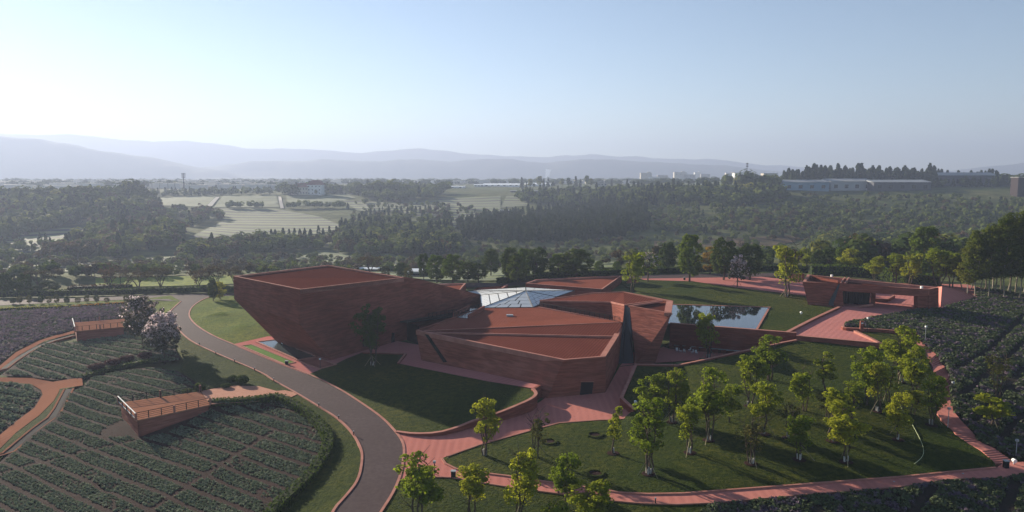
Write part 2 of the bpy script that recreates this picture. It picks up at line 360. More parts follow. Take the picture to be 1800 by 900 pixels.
# left side
surface('lawn', pp((300,552),(310,590),(322,632,-.6),(317,650,-1.2),(340,668,-.9),(358,678,-.5),(364,686,-.3),(411,678.5),(455.5,680),(486,688.5),(500,687),(525,691)) + [at(x, y, 0) for x, y in [(480.6,668),(464,655.6),(380.6,621),(330,597),(308,570)]], m_lawn, 3, off=-.01)
surface('lawn', pp((525,693),(503,701.5,-.1),(547,739,-.3),(569,761,-.4),(576,778,-.4),(572,805,-.5),(555,830,-.6),(533,855,-.8),(505,880,-.9),(455,925,-1.2),(440,960,-1.2),(565,960)) + [at(x, y, 0) for x, y in [(575,950),(584.7,900),(611,872),(633,844),(639.4,808),(637.5,789),(622,761),(597,736),(561,714)]], m_lawn, 3, off=-.01)
surface('gravel_path', pp((353,688,0),(364,685,0),(411,678,0),(455.5,679,0),(486,687.5,0),(500,686,0),(526,691.5,.03),(504,702,0),(483,699.5,0),(450,706.5,0),(400,709,0),(369,711,0)), M('pink_gravel', (0.46, 0.22, 0.15), (0.36, 0.15, 0.10), 0.6, 0.95, (0.5, 0.26, 0.18), 5, 0.4, 10, .03), 3, off=.03)
surface('lawn', pp((301,542),(318,530.5),(300,528,-.2),(262,536,-.9),(268,552,-1.2),(290,556,-.5)), m_lawn2, 3, off=-.02)
# crop fields: outlines kept for planting
F_main = pp((491,702,-.3),(547,739,-.5),(569,761,-.6),(576,778,-.6),(572,805,-.7),(555,830,-.8),(533,855,-1),(505,880,-1.1),(455,925,-1.4),(430,960,-1.5),(-300,960,-6),(-300,860,-5),(0,812,-4.5),(55.5,765,-3.7),(97,735,-3.2),(119.5,690,-2.8),(146,680,-2.8),(160,662,-2.8),(220,650,-2.3),(268,645,-1.8),(312,652,-1.3),(340,669,-1),(357,681,-.6),(353,690,-.4),(369,712,-.6),(420,712,-.5),(460,706,-.4))
surface('field_soil', F_main, m_soil, 4, ctrl=[at(240,772,-3), at(300,745,-2.6), at(207,706,-2.9), at(300,700,-2.2), at(420,850,-1.9), at(200,860,-3.6)], wob=.12)
F_mid = pp((0,660,-3.2),(78,603,-3),(130.5,602,-3),(214,581.5,-3),(262,590,-2.2),(300,600,-.6),(318,632,-.8),(300,636,-1.2),(250,636,-1.9),(200,650,-2.5),(150,666,-2.8),(94,668,-3),(55,663,-3.2))
surface('field_soil', F_mid, m_soil, 4, wob=.1)
F_up = pp((-300,700,-3.5),(0,638,-3.2),(28,616,-3.1),(69,597,-3),(130.5,581,-2.9),(214,580,-2.8),(262,590,-2.2),(300,560,-1),(270,552,-1.2),(262,537,-.9),(244,533,-.9),(140,540,-1.7),(0,548,-2.2),(-300,551,-2.2))
surface('field_soil', F_up, m_gsoil, 5)
F_patch = pp((-300,690,-3.6),(0,671.5,-3.5),(55.5,677,-3.4),(72,687,-3.4),(74,694,-3.4),(61,717,-3.6),(28,741.7,-3.9),(0,764,-4.3),(-300,830,-5))
surface('field_soil', F_patch, m_soil, 4, wob=.1)
surface('verge', pp((-300,538.5,-2),(0,537.5,-2),(140,530.5,-1.5),(244,526.5,-.7),(300,519,0),(319,530,0),(300,528,-.2),(262,536,-.9),(244,533,-.9),(140,540,-1.7),(0,548,-2.2),(-300,551,-2.2)), m_lawn2, 4)
terra1 = pp((-300,690,-3.4),(0,643,-3.2),(28,619.5,-3.1),(69,599,-3),(100,589,-2.98),(130.5,581.5,-2.9),(130.5,586,-2.9),(78,600,-3),(33,625,-3.1),(0,650,-3.2),(-300,700,-3.4))
surface('path', terra1, m_terra, 3, off=.08)
surface('path', pp((-300,668,-3.2),(0,664,-3.2),(55.5,665,-3.1),(94,672,-2.9),(96,671,-2.9),(144,664,-2.8),(146,678,-2.8),(105,684,-2.9),(103,690,-2.95),(94,705.5,-3.1),(69,730.5,-3.4),(28,761,-4),(0,789,-4.4),(-300,870,-5.2),(-300,830,-5.1),(0,765,-4.3),(28,741.7,-3.9),(61,717,-3.6),(75,694,-3.4),(72,686,-3.4),(55.5,676,-3.4),(0,671,-3.4),(-300,672,-3.5)), m_terra, 3, off=.08)
surface('verge', pp((103,690,-2.95),(105,684,-2.9),(119.5,683,-2.8),(97,730.5,-3.3),(55.5,761,-3.8),(0,808,-4.5),(-300,875,-5.4),(-300,870,-5.2),(0,789,-4.4),(28,761,-4),(69,730.5,-3.4),(94,705.5,-3.1)), m_lawn, 3, off=.03)
for nm_, w_, off_ in (('channel_edge', .35, .12),):
    for sgn in (-1, 1):
        cl = pp((121,684,-2.75),(97,730.5,-3.25),(76,745,-3.5),(55.5,761,-3.75),(0,808,-4.45),(-300,865,-5.2)); cl = chaikin(cl, 1)
        tag(MB().strip([c + Vector((.75 * sgn, .3 * sgn, 0)) for c in cl], w_, off_, 0, .6).build(nm_, m_terra), kind='structure')
tag(MB().strip(cl, 1.3, .03, 0, .5).build('channel', m_channel), kind='structure')
cl = chaikin(pp((130,589,-2.95),(78,603,-3),(33,628,-3.1),(0,654,-3.2),(-300,705,-3.4)), 1); tag(MB().strip(cl, 1.1, .04, 0, .5).build('channel', m_channel), kind='structure')
tag(MB().strip([c + Vector((.9, -.3, 0)) for c in cl], .3, .14, 0, .5).build('channel_edge', m_terra), kind='structure')
# upper terrace
surface('plaza', pp((1125.5,490,5.5),(1339,486.7,5.5),(1372,490,5.5),(1416,495.5,5.5),(1700,500,5.5),(1760,515,5.2),(1719,524.5,5.4),(1655,541,5.5),(1632,546,5.5),(1612,546,5.5),(1550,557,5.5),(1494.5,568,5.5),(1481,573,5.5),(1483,576.7,5.5),(1503,581,5.5),(1534.5,596.7,5.5),(1551,603,5.5),(1400,590,5.5),(1383,584.5,5.5),(1474,538,5.5),(1466,530,5.5),(1414,519.5,5.5),(1294,505.5,5.5),(1217,494.5,5.5),(1132,492,5.5)), m_pave, 4, off=.03)
surface('lawn', pp((1090,500,5.2),(1094,492,5.4),(1132,492.3,5.5),(1217,494.8,5.5),(1294,506,5.5),(1414,520,5.5),(1421,535.5,5.5),(1465,540,5.5),(1474,538,5.5),(1383,584,5.5),(1328,579.5,5.5),(1351,540.5,5.5),(1184,535,5.5),(1170,525,5.5),(1120,512,5.4)), m_lawn, 3.5, off=.05, ctrl=[at(1250,510,6.2), at(1320,520,6.1), at(1180,505,6.0)], wob=.08)
surface('courtyard', pp((1089,644),(1118,640),(1240,632),(1330,625),(1390,610),(1330,598),(1190,598),(1160,612),(1110,620)), m_pave, 4, off=.02)
# right slope, planted
F_right = pp((1481,573,6.1),(1494.5,567,6.1),(1550,556,5.9),(1612,545,5.6),(1655,542,5.6),(1719,524.5,5.5),(1712,508,6),(1760,512,6.2),(1850,530,5.5),(1900,560,4.5),(1950,640,2.5),(1950,740,.6),(1900,800,0),(1800,808,0),(1785,805,.1),(1751,789,.6),(1723,776.7,.8),(1710,760,1.2),(1697,746,1.3),(1685.5,734,1.7),(1675.5,722,1.8),(1669,700,2.4),(1672,684,2.9),(1669,655.6,3.4),(1660,642,3.8),(1644.5,622,4.3),(1626.7,606.7,4.9),(1600,587,5.6),(1560,580,6.0),(1520,577,6.1))
surface('slope_soil', F_right, m_gsoil, 4, off=.02, wob=.15)
surface('lawn', pp((1503,581.5,5.5),(1520,579,5.5),(1560,581,5.5),(1600,590,5.5),(1588,600,5.4),(1551,604,5.4)), m_lawn, 3, off=.02)
F_low = pp((1262,885,-.2),(1400,872,-.05),(1578,857.5,-.05),(1667,844,-.05),(1760,841,-.05),(1800,833,-.05),(1900,825,-.1),(1950,960,-1.5),(1200,960,-1.2),(1230,900,-.5))
surface('slope_soil', F_low, m_gsoil, 3)

# ================================================================= FAR TERRAIN
def sstep(a, b, x): t = np.clip((x - a) / (b - a), 0, 1); return t * t * (3 - 2 * t)
TD = np.array([0, 300, 330, 380, 450, 550, 650, 750, 850, 1000, 1200, 1500, 3000, 30000.])
TL = np.array([0, 0, -6, -10, -12, -12, -8, -4, 2, 13, 18, 21, 22.5, 22.5])
TR = np.array([0, 0, -6, -11, -13, -11, 0, 11, 22, 31, 31, 28, 23, 22.5])
def fbm(x, y, f, seed=0):
    h = 0; a = 1
    for k in range(4):
        s = seed * 1.7 + k * 2.3
        h = h + a * np.sin(x * f + s + 1.3 * np.sin(y * f * .7 + s)) * np.sin(y * f * 1.1 - s * 2 + 1.1 * np.sin(x * f * .6 + 1)); a *= .5; f *= 2.1
    return h
def hfar(X, Y):
    r = np.hypot(X, Y); D = np.maximum(Y, .75 * r); q = X / np.maximum(D, 1)
    wr = sstep(.06, .40, q)
    z = np.interp(D, TD, TL) * (1 - wr) + np.interp(D, TD, TR) * wr
    edge = -1.5 + 6.3 * sstep(-30, 70, X)
    z = z + edge * (1 - sstep(300, 380, D))
    z = z + 21 * np.exp(-((q + .64) / .15) ** 2 - ((D - 800) / 130) ** 2) + 7 * np.exp(-((q + .5) / .1) ** 2 - ((D - 560) / 70) ** 2)
    z = z + fbm(X, Y, .011, 3) * 1.6 * sstep(340, 480, D) * (1 - sstep(1500, 3000, D) * .8)
    return z
pv = np.array(GV, dtype=float)
from mathutils.kdtree import KDTree
kd = KDTree(len(pv))
for i, p in enumerate(pv): kd.insert((p[0], p[1], 0), i)
kd.balance()
ang = np.concatenate([np.arange(-180, -50, 5), np.arange(-50, 50, .3), np.arange(50, 180, 5)])
rad = np.concatenate([[20, 40, 55], np.arange(68, 330, 2.5), 330 * 1.016 ** np.arange(1, 300)])
rad = rad[rad < 22000]; rad = np.append(rad, 22000)
A_, Rr = np.meshgrid(np.radians(ang), rad, indexing='ij')
X = Rr * np.sin(A_); Y = Rr * np.cos(A_); Z = hfar(X, Y)
near = np.maximum(Y, .75 * Rr) < 300
for i, j in zip(*np.where(near)):
    x, y = X[i, j], Y[i, j]; lst = kd.find_range((x, y, 0), 6.5)
    if lst: z = min(pv[k][2] for _, k, _ in lst) - .35
    else:
        co, k, d = kd.find((x, y, 0)); z = pv[k][2] - .6 - min(d, 20) * .05
    D = max(y, .75 * Rr[i, j]); t = min(1, max(0, (D - 262) / 38)); t = t * t * (3 - 2 * t)
    Z[i, j] = z * (1 - t) + Z[i, j] * t
na, nr = A_.shape
idx = np.arange(na * nr).reshape(na, nr)
q = np.stack([idx[:-1, :-1], idx[:-1, 1:], idx[1:, 1:], idx[1:, :-1]], -1).reshape(-1, 4)
q2 = np.stack([idx[-1, :-1], idx[-1, 1:], idx[0, 1:], idx[0, :-1]], -1)
V = np.stack([X, Y, Z], -1).reshape(-1, 3); q = np.concatenate([q, q2])
V = np.vstack([V, [[0, 0, -1.5]]]); c = len(V) - 1
m_land = M('far_land', (0.080, 0.11, 0.028), (0.15, 0.145, 0.06), 0.012, 0.95, (0.055, 0.07, 0.025), 0.06, 0.5, 0.4, 1.0)
gme = npmesh('ground', V, q[:, ::-1], m_land, True)
go = link('ground', gme); tag(go, kind='structure')
# landing surface for everything placed later
allV = [tuple(v) for v in V[:-1]] + [tuple(p) for p in GV]; nV = len(V) - 1
allT = [tuple(f) for f in q] + [tuple(nV + k for k in t) for t in GT]
BV = BVHTree.FromPolygons(allV, allT)
def gp(px, py):
    for k in range(14):
        loc, n, i, d = BV.ray_cast(Vector((0, 0, CH)), ray(px, py + k).normalized(), 30000)
        if loc is not None and loc.y < 6000: return loc
    return loc
def gz(x, y):
    loc, n, i, d = BV.ray_cast(Vector((x, y, 500)), Vector((0, 0, -1)), 2000)
    return loc.z if loc else 0.0
def drape(name, poly, mat, step=8, lift=.5, label=None):
    P = [Vector((x, y)) for x, y in poly]; B = densify([Vector((p.x, p.y, 0)) for p in P], step); B = [Vector((b.x, b.y)) for b in B]
    xs = [p.x for p in B]; ys = [p.y for p in B]; I = []
    yy = min(ys) + step / 4
    while yy < max(ys):
        xx = min(xs)
        while xx < max(xs):
            c = False; j = len(B) - 1
            for i in range(len(B)):
                if (B[i].y > yy) != (B[j].y > yy) and xx < (B[j].x - B[i].x) * (yy - B[i].y) / (B[j].y - B[i].y) + B[i].x: c = not c
                j = i
            if c: I.append(Vector((xx, yy)))
            xx += step
        yy += step / 4
    vo, _, fo, *_ = delaunay_2d_cdt(B + I, [], [list(range(len(B)))], 1, 1e-4)
    W = []
    for v in vo:
        g = gp(v.x, v.y) or at(v.x, v.y, 0); W.append((g.x, g.y, g.z + lift))
    me = bpy.data.meshes.new(name); me.from_pydata(W, [], [tuple(f) for f in fo]); me.update()
    if sum(p.normal.z for p in me.polygons) < 0: me.flip_normals()
    me.materials.append(mat); me.polygons.foreach_set('use_smooth', [True] * len(me.polygons))
    return tag(link(name, me), label, None, None, 'structure')
def field_mat(name, c1, c2, cd, spacing):
    m, t, b, P = base_mat(name)
    mp = _n(t, 'ShaderNodeMapping'); mp.inputs['Rotation'].default_value = (0, 0, R(83)); t.links.new(P, mp.inputs[0])
    wv = _n(t, 'ShaderNodeTexWave', wave_type='BANDS', bands_direction='X'); wv.inputs['Scale'].default_value = 0.314 / spacing
    wv.inputs['Distortion'].default_value = 5; wv.inputs['Detail'].default_value = 3; wv.inputs['Detail Scale'].default_value = .5; t.links.new(mp.outputs[0], wv.inputs['Vector'])
    c = mix(t, noise_fac(t, P, .03, 4), c1, c2)
    rr = _n(t, 'ShaderNodeMapRange'); rr.inputs[1].default_value = .12; rr.inputs[2].default_value = .6; t.links.new(wv.outputs[1], rr.inputs[0])
    c = mix(t, rr.outputs[0], cd, c); t.links.new(c, b.inputs['Base Color']); b.inputs['Roughness'].default_value = .95
    return m
m_f1 = field_mat('pale_crop', (0.095, 0.13, 0.03), (0.07, 0.10, 0.025), (0.045, 0.07, 0.022), 16)
m_f2 = field_mat('terraced_crop', (0.125, 0.15, 0.05), (0.085, 0.115, 0.038), (0.018, 0.026, 0.014), 26)
m_f3 = M('yellow_crop', (0.30, 0.30, 0.03), (0.17, 0.22, 0.03), 0.08, .95, (0.10, 0.14, 0.03), .5)
m_f4 = M('brown_meadow', (0.115, 0.075, 0.045), (0.07, 0.06, 0.03), 0.05, .95)
for poly, m in [([(278,349),(372,344),(384,347),(360,364),(285,362)], m_f1), ([(392,345),(485,343),(491,365),(376,365)], m_f1), ([(503,343),(618,341),(625,348),(560,362),(505,362)], m_f1),
    ([(372,367),(480,367),(560,381),(608,400),(560,412),(430,420),(330,420),(390,390)], m_f2), ([(0,416),(110,402),(170,402),(105,430),(80,452),(0,452)], m_f2),
    ([(60,470),(300,456),(520,449),(560,456),(420,466),(300,476),(60,480)], m_f1), ([(560,441),(690,447),(705,455),(600,460),(530,452)], m_f1), ([(700,376),(775,350),(880,345),(880,372),(800,402),(770,388)], m_f2),
    ([(1170,321),(1268,321),(1268,331),(1130,331)], m_f1), ([(1150,425),(1330,418),(1400,425),(1300,445),(1150,445)], m_f4), ([(1500,392),(1650,385),(1740,392),(1640,402),(1500,404)], m_f4),
    ([(880,400+60),(1000,455),(1080,462),(1080,472),(880,475)], m_f1), ([(1130,352),(1170,348),(1160,360),(1125,361)], m_f1), ([(1320,375+43),(1480,410),(1500,416),(1340,428)], m_f4)]:
    drape('field', poly, m)
for poly in ([(600,352),(700,358),(790,352),(700,372),(630,372)], [(560,458),(690,458),(780,468),(600,470)], [(130,462),(300,452),(420,456),(300,468),(120,472)], [(890,345),(920,343),(930,362),(880,366)], [(1040,352),(1100,350),(1095,362),(1030,364)], [(0,470),(120,462),(110,478),(0,486)]): drape('field', poly, m_f2)
drape('field', [(168,490),(300,487),(412,485),(412,500),(300,504),(168,506)], m_f3, 8, .3)
drape('field', [(620,472),(740,470),(880,474),(940,476),(940,492),(860,495),(740,494),(620,490)], m_f1, 8, .4)
drape('farm_track', [(1147,426-40),(1200,388),(1225,392),(1223,394),(1198,390),(1147,388)], m_f4, 6, .6)
m_track = M('pale_track', (0.45, 0.42, 0.38))
drape('farm_track', [(372,364),(386,347),(380,347),(362,364)], m_track, 6, .7); drape('farm_track', [(489,346),(494,346),(499,367),(493,367)], m_track, 6, .7)
# ---------------------------------------------------------------- mountains
m_mtn = M('mountain_slope', (0.07, 0.085, 0.07), (0.05, 0.065, 0.06), 0.002, .95, (0.09, 0.085, 0.07), .006)
def mountain(name, D, prof, depth, seed, lat=0):
    px = np.array([p[0] for p in prof], float); py = np.array([p[1] for p in prof], float)
    u = np.linspace(px[0], px[-1], 260); h = np.interp(u, px, py); h = h + fbm(u * 1.0, u * 0 + seed, .045, seed) * 1.5
    W = []; n = 15
    for k in range(n):
        t = k / (n - 1); Yk = D + (t - .55) * depth; s = math.sin(min(1, t / .55) * math.pi / 2) ** 1.3 if t <= .55 else math.cos((t - .55) / .45 * math.pi / 2)
        for x, y in zip(u, h):
            top = atY(x, y, D); z = 18 + (top.z - 18) * s
            z += s * (1 - s) * 60 * float(fbm(np.array(x * 8.), np.array(k * 160.), .004, seed + 5))
            W.append((top.x * (1 + (Yk - D) / D * .3), Yk, z if k not in (0, n - 1) else 10))
    W = np.array(W); N = len(u); i = np.arange(n * N).reshape(n, N)
    f = np.stack([i[:-1, :-1], i[:-1, 1:], i[1:, 1:], i[1:, :-1]], -1).reshape(-1, 4)
    o = link(name, npmesh(name, W, f, m_mtn, True)); tag(o, kind='structure')
mountain('mountain', 4600, [(-900,280),(-500,250),(-200,238),(0,239),(45,243),(70,244),(110,252),(165,261),(200,268),(260,275),(330,290),(380,300),(440,311),(520,318)], 900, 2)
mountain('mountain', 7600, [(-900,250),(-300,236),(60,235),(130,237),(200,242),(270,250),(330,246),(380,252),(430,262),(500,260),(560,264),(640,268),(680,265),(735,260),(770,262),(820,271),(900,273),(960,277),(1010,272),(1042,269),(1080,275),(1200,279),(1270,282),(1350,290),(1450,297),(1600,303),(1700,300)], 1100, 7)
mountain('mountain', 5400, [(100,318),(300,300),(450,284),(560,280),(640,283),(700,280),(780,283),(850,279),(900,281),(960,285),(1020,281),(1080,280),(1140,285),(1200,287),(1260,290),(1300,294),(1400,303),(1480,312)], 1000, 9)
mountain('mountain', 6300, [(1600,310),(1700,298),(1740,291),(1800,287),(1900,280),(2300,262),(2900,290)], 1000, 4)
# ================================================================= MUSEUM BUILDINGS
def zdown(p, z=-0.6): return Vector((p.x, p.y, z))
UP = Vector((0, 0, 1))
def body(root, polys, mat, name='wall'):
    b = MB()
    for p in polys: b.poly(p)
    return link(name, b.mesh(name, mat, root.location), root)
def line(root, name, a, b, w, h, drop, mat, side=0):
    return MB().strip([a, b], w, h, side, drop).build(name, mat, root)
def railing(root, pts, step=2.0, h=1.1, mat=None, name='railing_post', rn='handrail'):
    mat = mat or m_black
    pts = [Vector(p) for p in pts]; shared = MB().box((0, 0, h / 2), (.11, .11, h)).mesh(name, mat)
    for a, b in zip(pts, pts[1:]):
        n = max(1, int((b - a).length / step))
        for k in range(n + (b == pts[-1])):
            p = a.lerp(b, k / n); o = link(name, shared, root, p - root.location)
    for zz in (h, h * .72, h * .45, h * .18):
        b = MB().tube([p + UP * zz for p in pts], .035 if zz < h else .06, 4); b.build(rn if zz == h else 'rail', mat, root)

# ---- A: the tall cantilevered hall on the left
a0 = at(582, 633); a1 = at(687, 603)
wA = lambda x, y, off=0.0: onwall(a0, a1, x, y, off)
P2 = wA(527.5, 509); E = wA(526, 569); P4 = wA(710, 488); Q1 = wA(735, 490.3); Q2 = wA(807, 509.5); Q3 = wA(845, 518)
P1 = at(410, 485.5, P2.z); d = ray(412, 526); t = P1.y / d.y; EL = Vector((P1.x, P1.y, CH + d.z * t)); FL = at(489, 603)
P3 = at(576, 466, P2.z)
inn = (P3 - P2); inn.z = 0
perp = (P1 - P2).normalized(); perp = Vector(((a1 - a0).y, -(a1 - a0).x, 0)).normalized()
if perp.y < 0: perp = -perp
R3 = Q3 + perp * 15 - UP * .5; R2 = Q1 + perp * 20 - UP * .5
hall = empty('exhibition_hall', ((P1 + P2 + P4) / 3 * 1).copy(), 'tall dark red stone hall with a cantilevered left corner, largest of the museum buildings', 'museum building', 'red stone museum buildings')
hall.location.z = 0
polysA = [[a0, E, P2, P4, Q1, Q2, Q3, zdown(Q3), zdown(a1), zdown(a0)], [P1, P2, E, EL], [EL, E, a0, zdown(a0), zdown(FL), FL], [Q3, zdown(Q3), zdown(R3), R3],
          [P1, EL, FL, zdown(FL), zdown(P3), P3], [P3, zdown(P3), zdown(R3), R3, R2]]
body(hall, polysA, m_wall)
def inset(P, dz):
    return [p + UP * dz for p in P]
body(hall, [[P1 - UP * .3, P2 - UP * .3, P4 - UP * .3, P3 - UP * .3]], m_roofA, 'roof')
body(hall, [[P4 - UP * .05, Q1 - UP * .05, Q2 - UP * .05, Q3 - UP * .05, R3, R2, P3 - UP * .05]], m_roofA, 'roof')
MB().strip([P1, P2, P4, P3], .42, .05, 1 if (P2 - P1).cross(P3 - P1).z > 0 else -1, .95, True).build('coping', m_coping, hall)
for a, b in ((P4, Q1), (Q1, Q2), (Q2, Q3)): line(hall, 'coping', a, b, .35, .06, .3, m_wall2, 1)
def on_face(root, name, plane, px, mat, off=.06, depth=.0):
    pts = [onplane(*plane, x, y, off) for x, y in px]
    n = (plane[1] - plane[0]).cross(plane[2] - plane[0]).normalized()
    if n.dot(pts[0] - Vector((0, 0, CH))) < 0: n = -n
    return MB().prism(pts, n * (.12 + depth)).build(name, mat, root)
pA = (a0, a1, a0 + UP)
for q in ([(638,596),(648,595),(648,609),(638,609.5)], [(689,585),(694,585),(693.5,602.5),(688,602.5)]): on_face(hall, 'door', pA, q, m_dark)
pU = (E, a0, EL)
on_face(hall, 'window', pU, [(554.5,613.5),(560,614.5),(572,629),(563,626.5)], m_dark)
# glazed entrance between the halls: canopy, glass and mullions
ca, cb = wA(703, 564.5, .1), wA(800, 549, .1); out = -perp
cn = MB().prism([ca, ca + out * 2.2 + (a1 - a0).normalized() * 1, cb + out * 6.5 + UP * .4, cb], (0, 0, -.35)).build('entrance_canopy', m_black, hall)
g1_, g2_ = at(716, 598, 0), at(737, 606, 0)
zt = ca.z - .35
for k in range(7):
    p = g1_.lerp(g2_, k / 6); MB().box((p.x, p.y, zt / 2), (.12, .12, zt)).build('mullion', m_black, hall)
    if k < 6:
        q_ = g1_.lerp(g2_, (k + 1) / 6); MB().prism([p, q_, q_ + UP * zt, p + UP * zt], (g2_ - g1_).cross(UP).normalized() * .04).build('glass_pane', m_dark, hall)
railing(hall, [ca + out * 3.2 + (a1 - a0).normalized() * 7 , cb + out * 3.0 + UP * .3], 1.6)
# water basin at the foot
basin = empty('reflecting_basin', at(500, 615), 'shallow dark reflecting basin under the cantilever of the tall hall', 'pool')
bp = pp((453,601,.12),(482,597.5,.12),(556,627,.12),(524,632,.12))
body(basin, [bp], m_bluewater, 'water'); MB().strip(bp, .45, .12, 1, .2, True).build('rim', m_coping, basin)
terr = empty('stone_terrace', at(560, 640), 'low pink stone terrace with an inset panel beside the reflecting basin', 'terrace')
tp = pp((524,633.5,.1),(555,629,.1),(589,641,.1),(562,648,.1)); body(terr, [tp], m_wall2, 'paving'); MB().strip(tp, .3, .12, 1, .2, True).build('rim', m_coping, terr)
t2 = pp((573,628,.1),(610,614,.1),(616,617,.1),(585,634,.1))
for k in range(7):
    f = k / 7; a_ = at(588 + 34 * f, 640 - 20 * f, 0); b_ = at(599 + 36 * f, 645 - 22 * f, 0)

# ---- B: the low front hall
ZB = 6.8
B1, B2, B3, K, B4, B5, B6 = [at(x, y, ZB) for x, y in [(731,581),(991,633),(1064.5,627),(1087,591),(1097,566.5),(948,539.5),(847,541)]]
b1, b2, b3 = at(741, 636, 0), at(962, 700, 0), at(1064, 692, 0); b4 = zdown(B4, 0)
b3 = onplane(B2, B3, b2, 1064, 692)
low = empty('front_hall', Vector((0, 150, 0)), 'low red stone hall with wide folded roof and diagonal black slot in front', 'museum building', 'red stone museum buildings')
body(low, [[B1, B2, b2, zdown(b2), zdown(b1), b1], [B2, B3, b3, zdown(b3), zdown(b2), b2], [B3, K, B4, b4, zdown(b3)], [B4, B5, zdown(B5), zdown(B4)], [B5, B6, zdown(B6), zdown(B5)], [B6, B1, b1, zdown(b1), zdown(B6)]], m_wall2)
L2a = at(752, 584.5, ZB - .15); L2b = at(1085, 591.5, ZB); L1a = at(745, 581.5, ZB); L1b = at(1094, 566.5, ZB + .55); L0a = at(765, 572, ZB - .1); L0b = at(1035, 557, ZB - .1)
lo = .42
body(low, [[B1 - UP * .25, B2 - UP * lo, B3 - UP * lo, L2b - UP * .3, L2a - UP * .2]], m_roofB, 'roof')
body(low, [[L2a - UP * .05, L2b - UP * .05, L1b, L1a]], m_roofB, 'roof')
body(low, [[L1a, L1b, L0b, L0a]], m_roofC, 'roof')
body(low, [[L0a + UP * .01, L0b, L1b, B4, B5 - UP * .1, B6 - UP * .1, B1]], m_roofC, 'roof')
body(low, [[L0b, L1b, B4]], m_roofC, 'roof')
MB().strip([L2a, L2b], .35, .12, 0, .5).build('coping', m_coping, low)
MB().strip([L1a, L1b], .22, .08, 0, .3).build('coping', m_coping, low)
MB().strip([B1, B2, B3], .55, .06, 1, .9).build('coping', m_coping, low)
MB().strip([B3, K, B4], 1.05, .08, 1, .9).build('coping', m_coping, low)
MB().strip([B4, B5], .5, .1, 1, .5).build('coping', m_coping, low); MB().strip([B6, B1], .4, .12, 1, .5).build('coping', m_wall2, low)
railing(low, [B4 + Vector((-.9, .2, 0)), B5], 1.5); railing(low, [B6, B6.lerp(B1, .45)], 1.6)
stw = pp((797,557.5,ZB),(825,542.5,ZB),(851,543.5,ZB),(823,560,ZB))
MB().strip([stw[0], stw[1]], .3, 1.0, 0, .4).build('stairwell_wall', m_wall2, low); MB().strip([stw[3], stw[2]], .3, .9, 0, .4).build('stairwell_wall', m_wall2, low)
MB().poly([p + UP * .06 for p in stw]).build('stairwell_opening', m_dark, low)
on_face(low, 'slot_window', (B1, B2, b1), [(746.5,587.5),(753,588.5),(792,645.5),(783.5,643.5)], m_dark)
on_face(low, 'door', (B2, B3, b2), [(1022,671.5),(1043.5,671.5),(1040.5,694),(1019.5,695)], m_dark)  # dark panel stands in for the shade of the doorway recess
fr = (B2, B3, b2)
for q in ([(1021,670.5),(1044.5,670.5),(1044.5,671.7),(1021,671.7)],): on_face(low, 'lintel', fr, q, m_coping, .1)
MB().box((*at(896, 555, ZB).xy, ZB + .1), (1.6, 1.0, .35)).build('roof_hatch', m_grey, low)

# ---- C: the tapering hall on the right
ZC = 11.0
C1, C2, C3, C4, C5, C6, C7, C8 = [at(x, y, z) for x, y, z in [(1107,538,ZC),(1180,551,ZC),(1183,529.5,ZC),(1095.6,513,ZC),(1042,515,10.2),(949,528,8),(1074,530.4,10.3),(1098,535.8,ZC)]]
c1, c2 = at(1118, 642, 0), at(1151, 641, 0); c3 = Vector((C3.x - 4.5, C3.y - 1, 0))
right = empty('tapered_hall', Vector((30, 160, 0)), 'red stone hall narrowing towards the ground beside a tall black gap', 'museum building', 'red stone museum buildings')
bk = at(1089, 646, 0)
body(right, [[C1, C2, c2, zdown(c2), zdown(c1), c1], [C2, C3, c3, zdown(c3), zdown(c2), c2], [C3, C4, zdown(C4), zdown(c3), c3], [C4, C5, zdown(C5), zdown(C4)], [C5, C6, zdown(C6), zdown(C5)],
            [C6, C7, zdown(C7), zdown(C6)], [C7, C8, zdown(C8), zdown(C7)]], m_wall)
gA, gB = c1 + Vector((-.2, 1.4, 0)), Vector((C8.x - 1.2, b4.y - 4, 0)); gB = at(1090, 644, 0) + Vector((0, 2.2, 0))
MB().poly([gA, gB, Vector((C8.x, C8.y, ZC - .1)), C1 + Vector((.1, .6, -.05))]).build('glass_or_shade_wall', m_dark, right)
mmul = at(1098, 642, 0) + Vector((0, 1.8, 0)); MB().tube([mmul, Vector((mmul.x + .6, mmul.y + 2, 9))], .12, 4).build('mullion', m_black, right)
M1, M2 = at(1160, 527, ZC), at(1165.5, 528.5, ZC)
for tri in ([C6, C5, C7], [C5, C4, C7], [C7, C4, C8], [C4, M1, C8], [M1, C3, M2]): body(right, [[p - UP * .12 for p in tri]], m_roofB, 'roof')
body(right, [[C8 - UP * .12, M1 - UP * .12, M2 - UP * .12, C1 - UP * .12]], m_roofB, 'roof')
body(right, [[C1 - UP * .6, M2 - UP * .6, C3 - UP * .6, C2 - UP * .6]], m_roofA, 'roof')
for a, b, w_ in ((C8, M1, .3), (C1, M2, .4), (C1, C2, .35), (C4, C3, .3), (C5, C4, .25), (C6, C5, .25), (C6, C7, .25), (C7, C8, .25)):
    MB().strip([a, b], w_, .08, 0 if w_ == .3 else (1 if (b - a).x > 0 and w_ != .25 else 0), .3).build('coping', m_coping, right)
MB().strip([C2, C3], 1.5, .08, 1, .6).build('coping', m_coping, right)

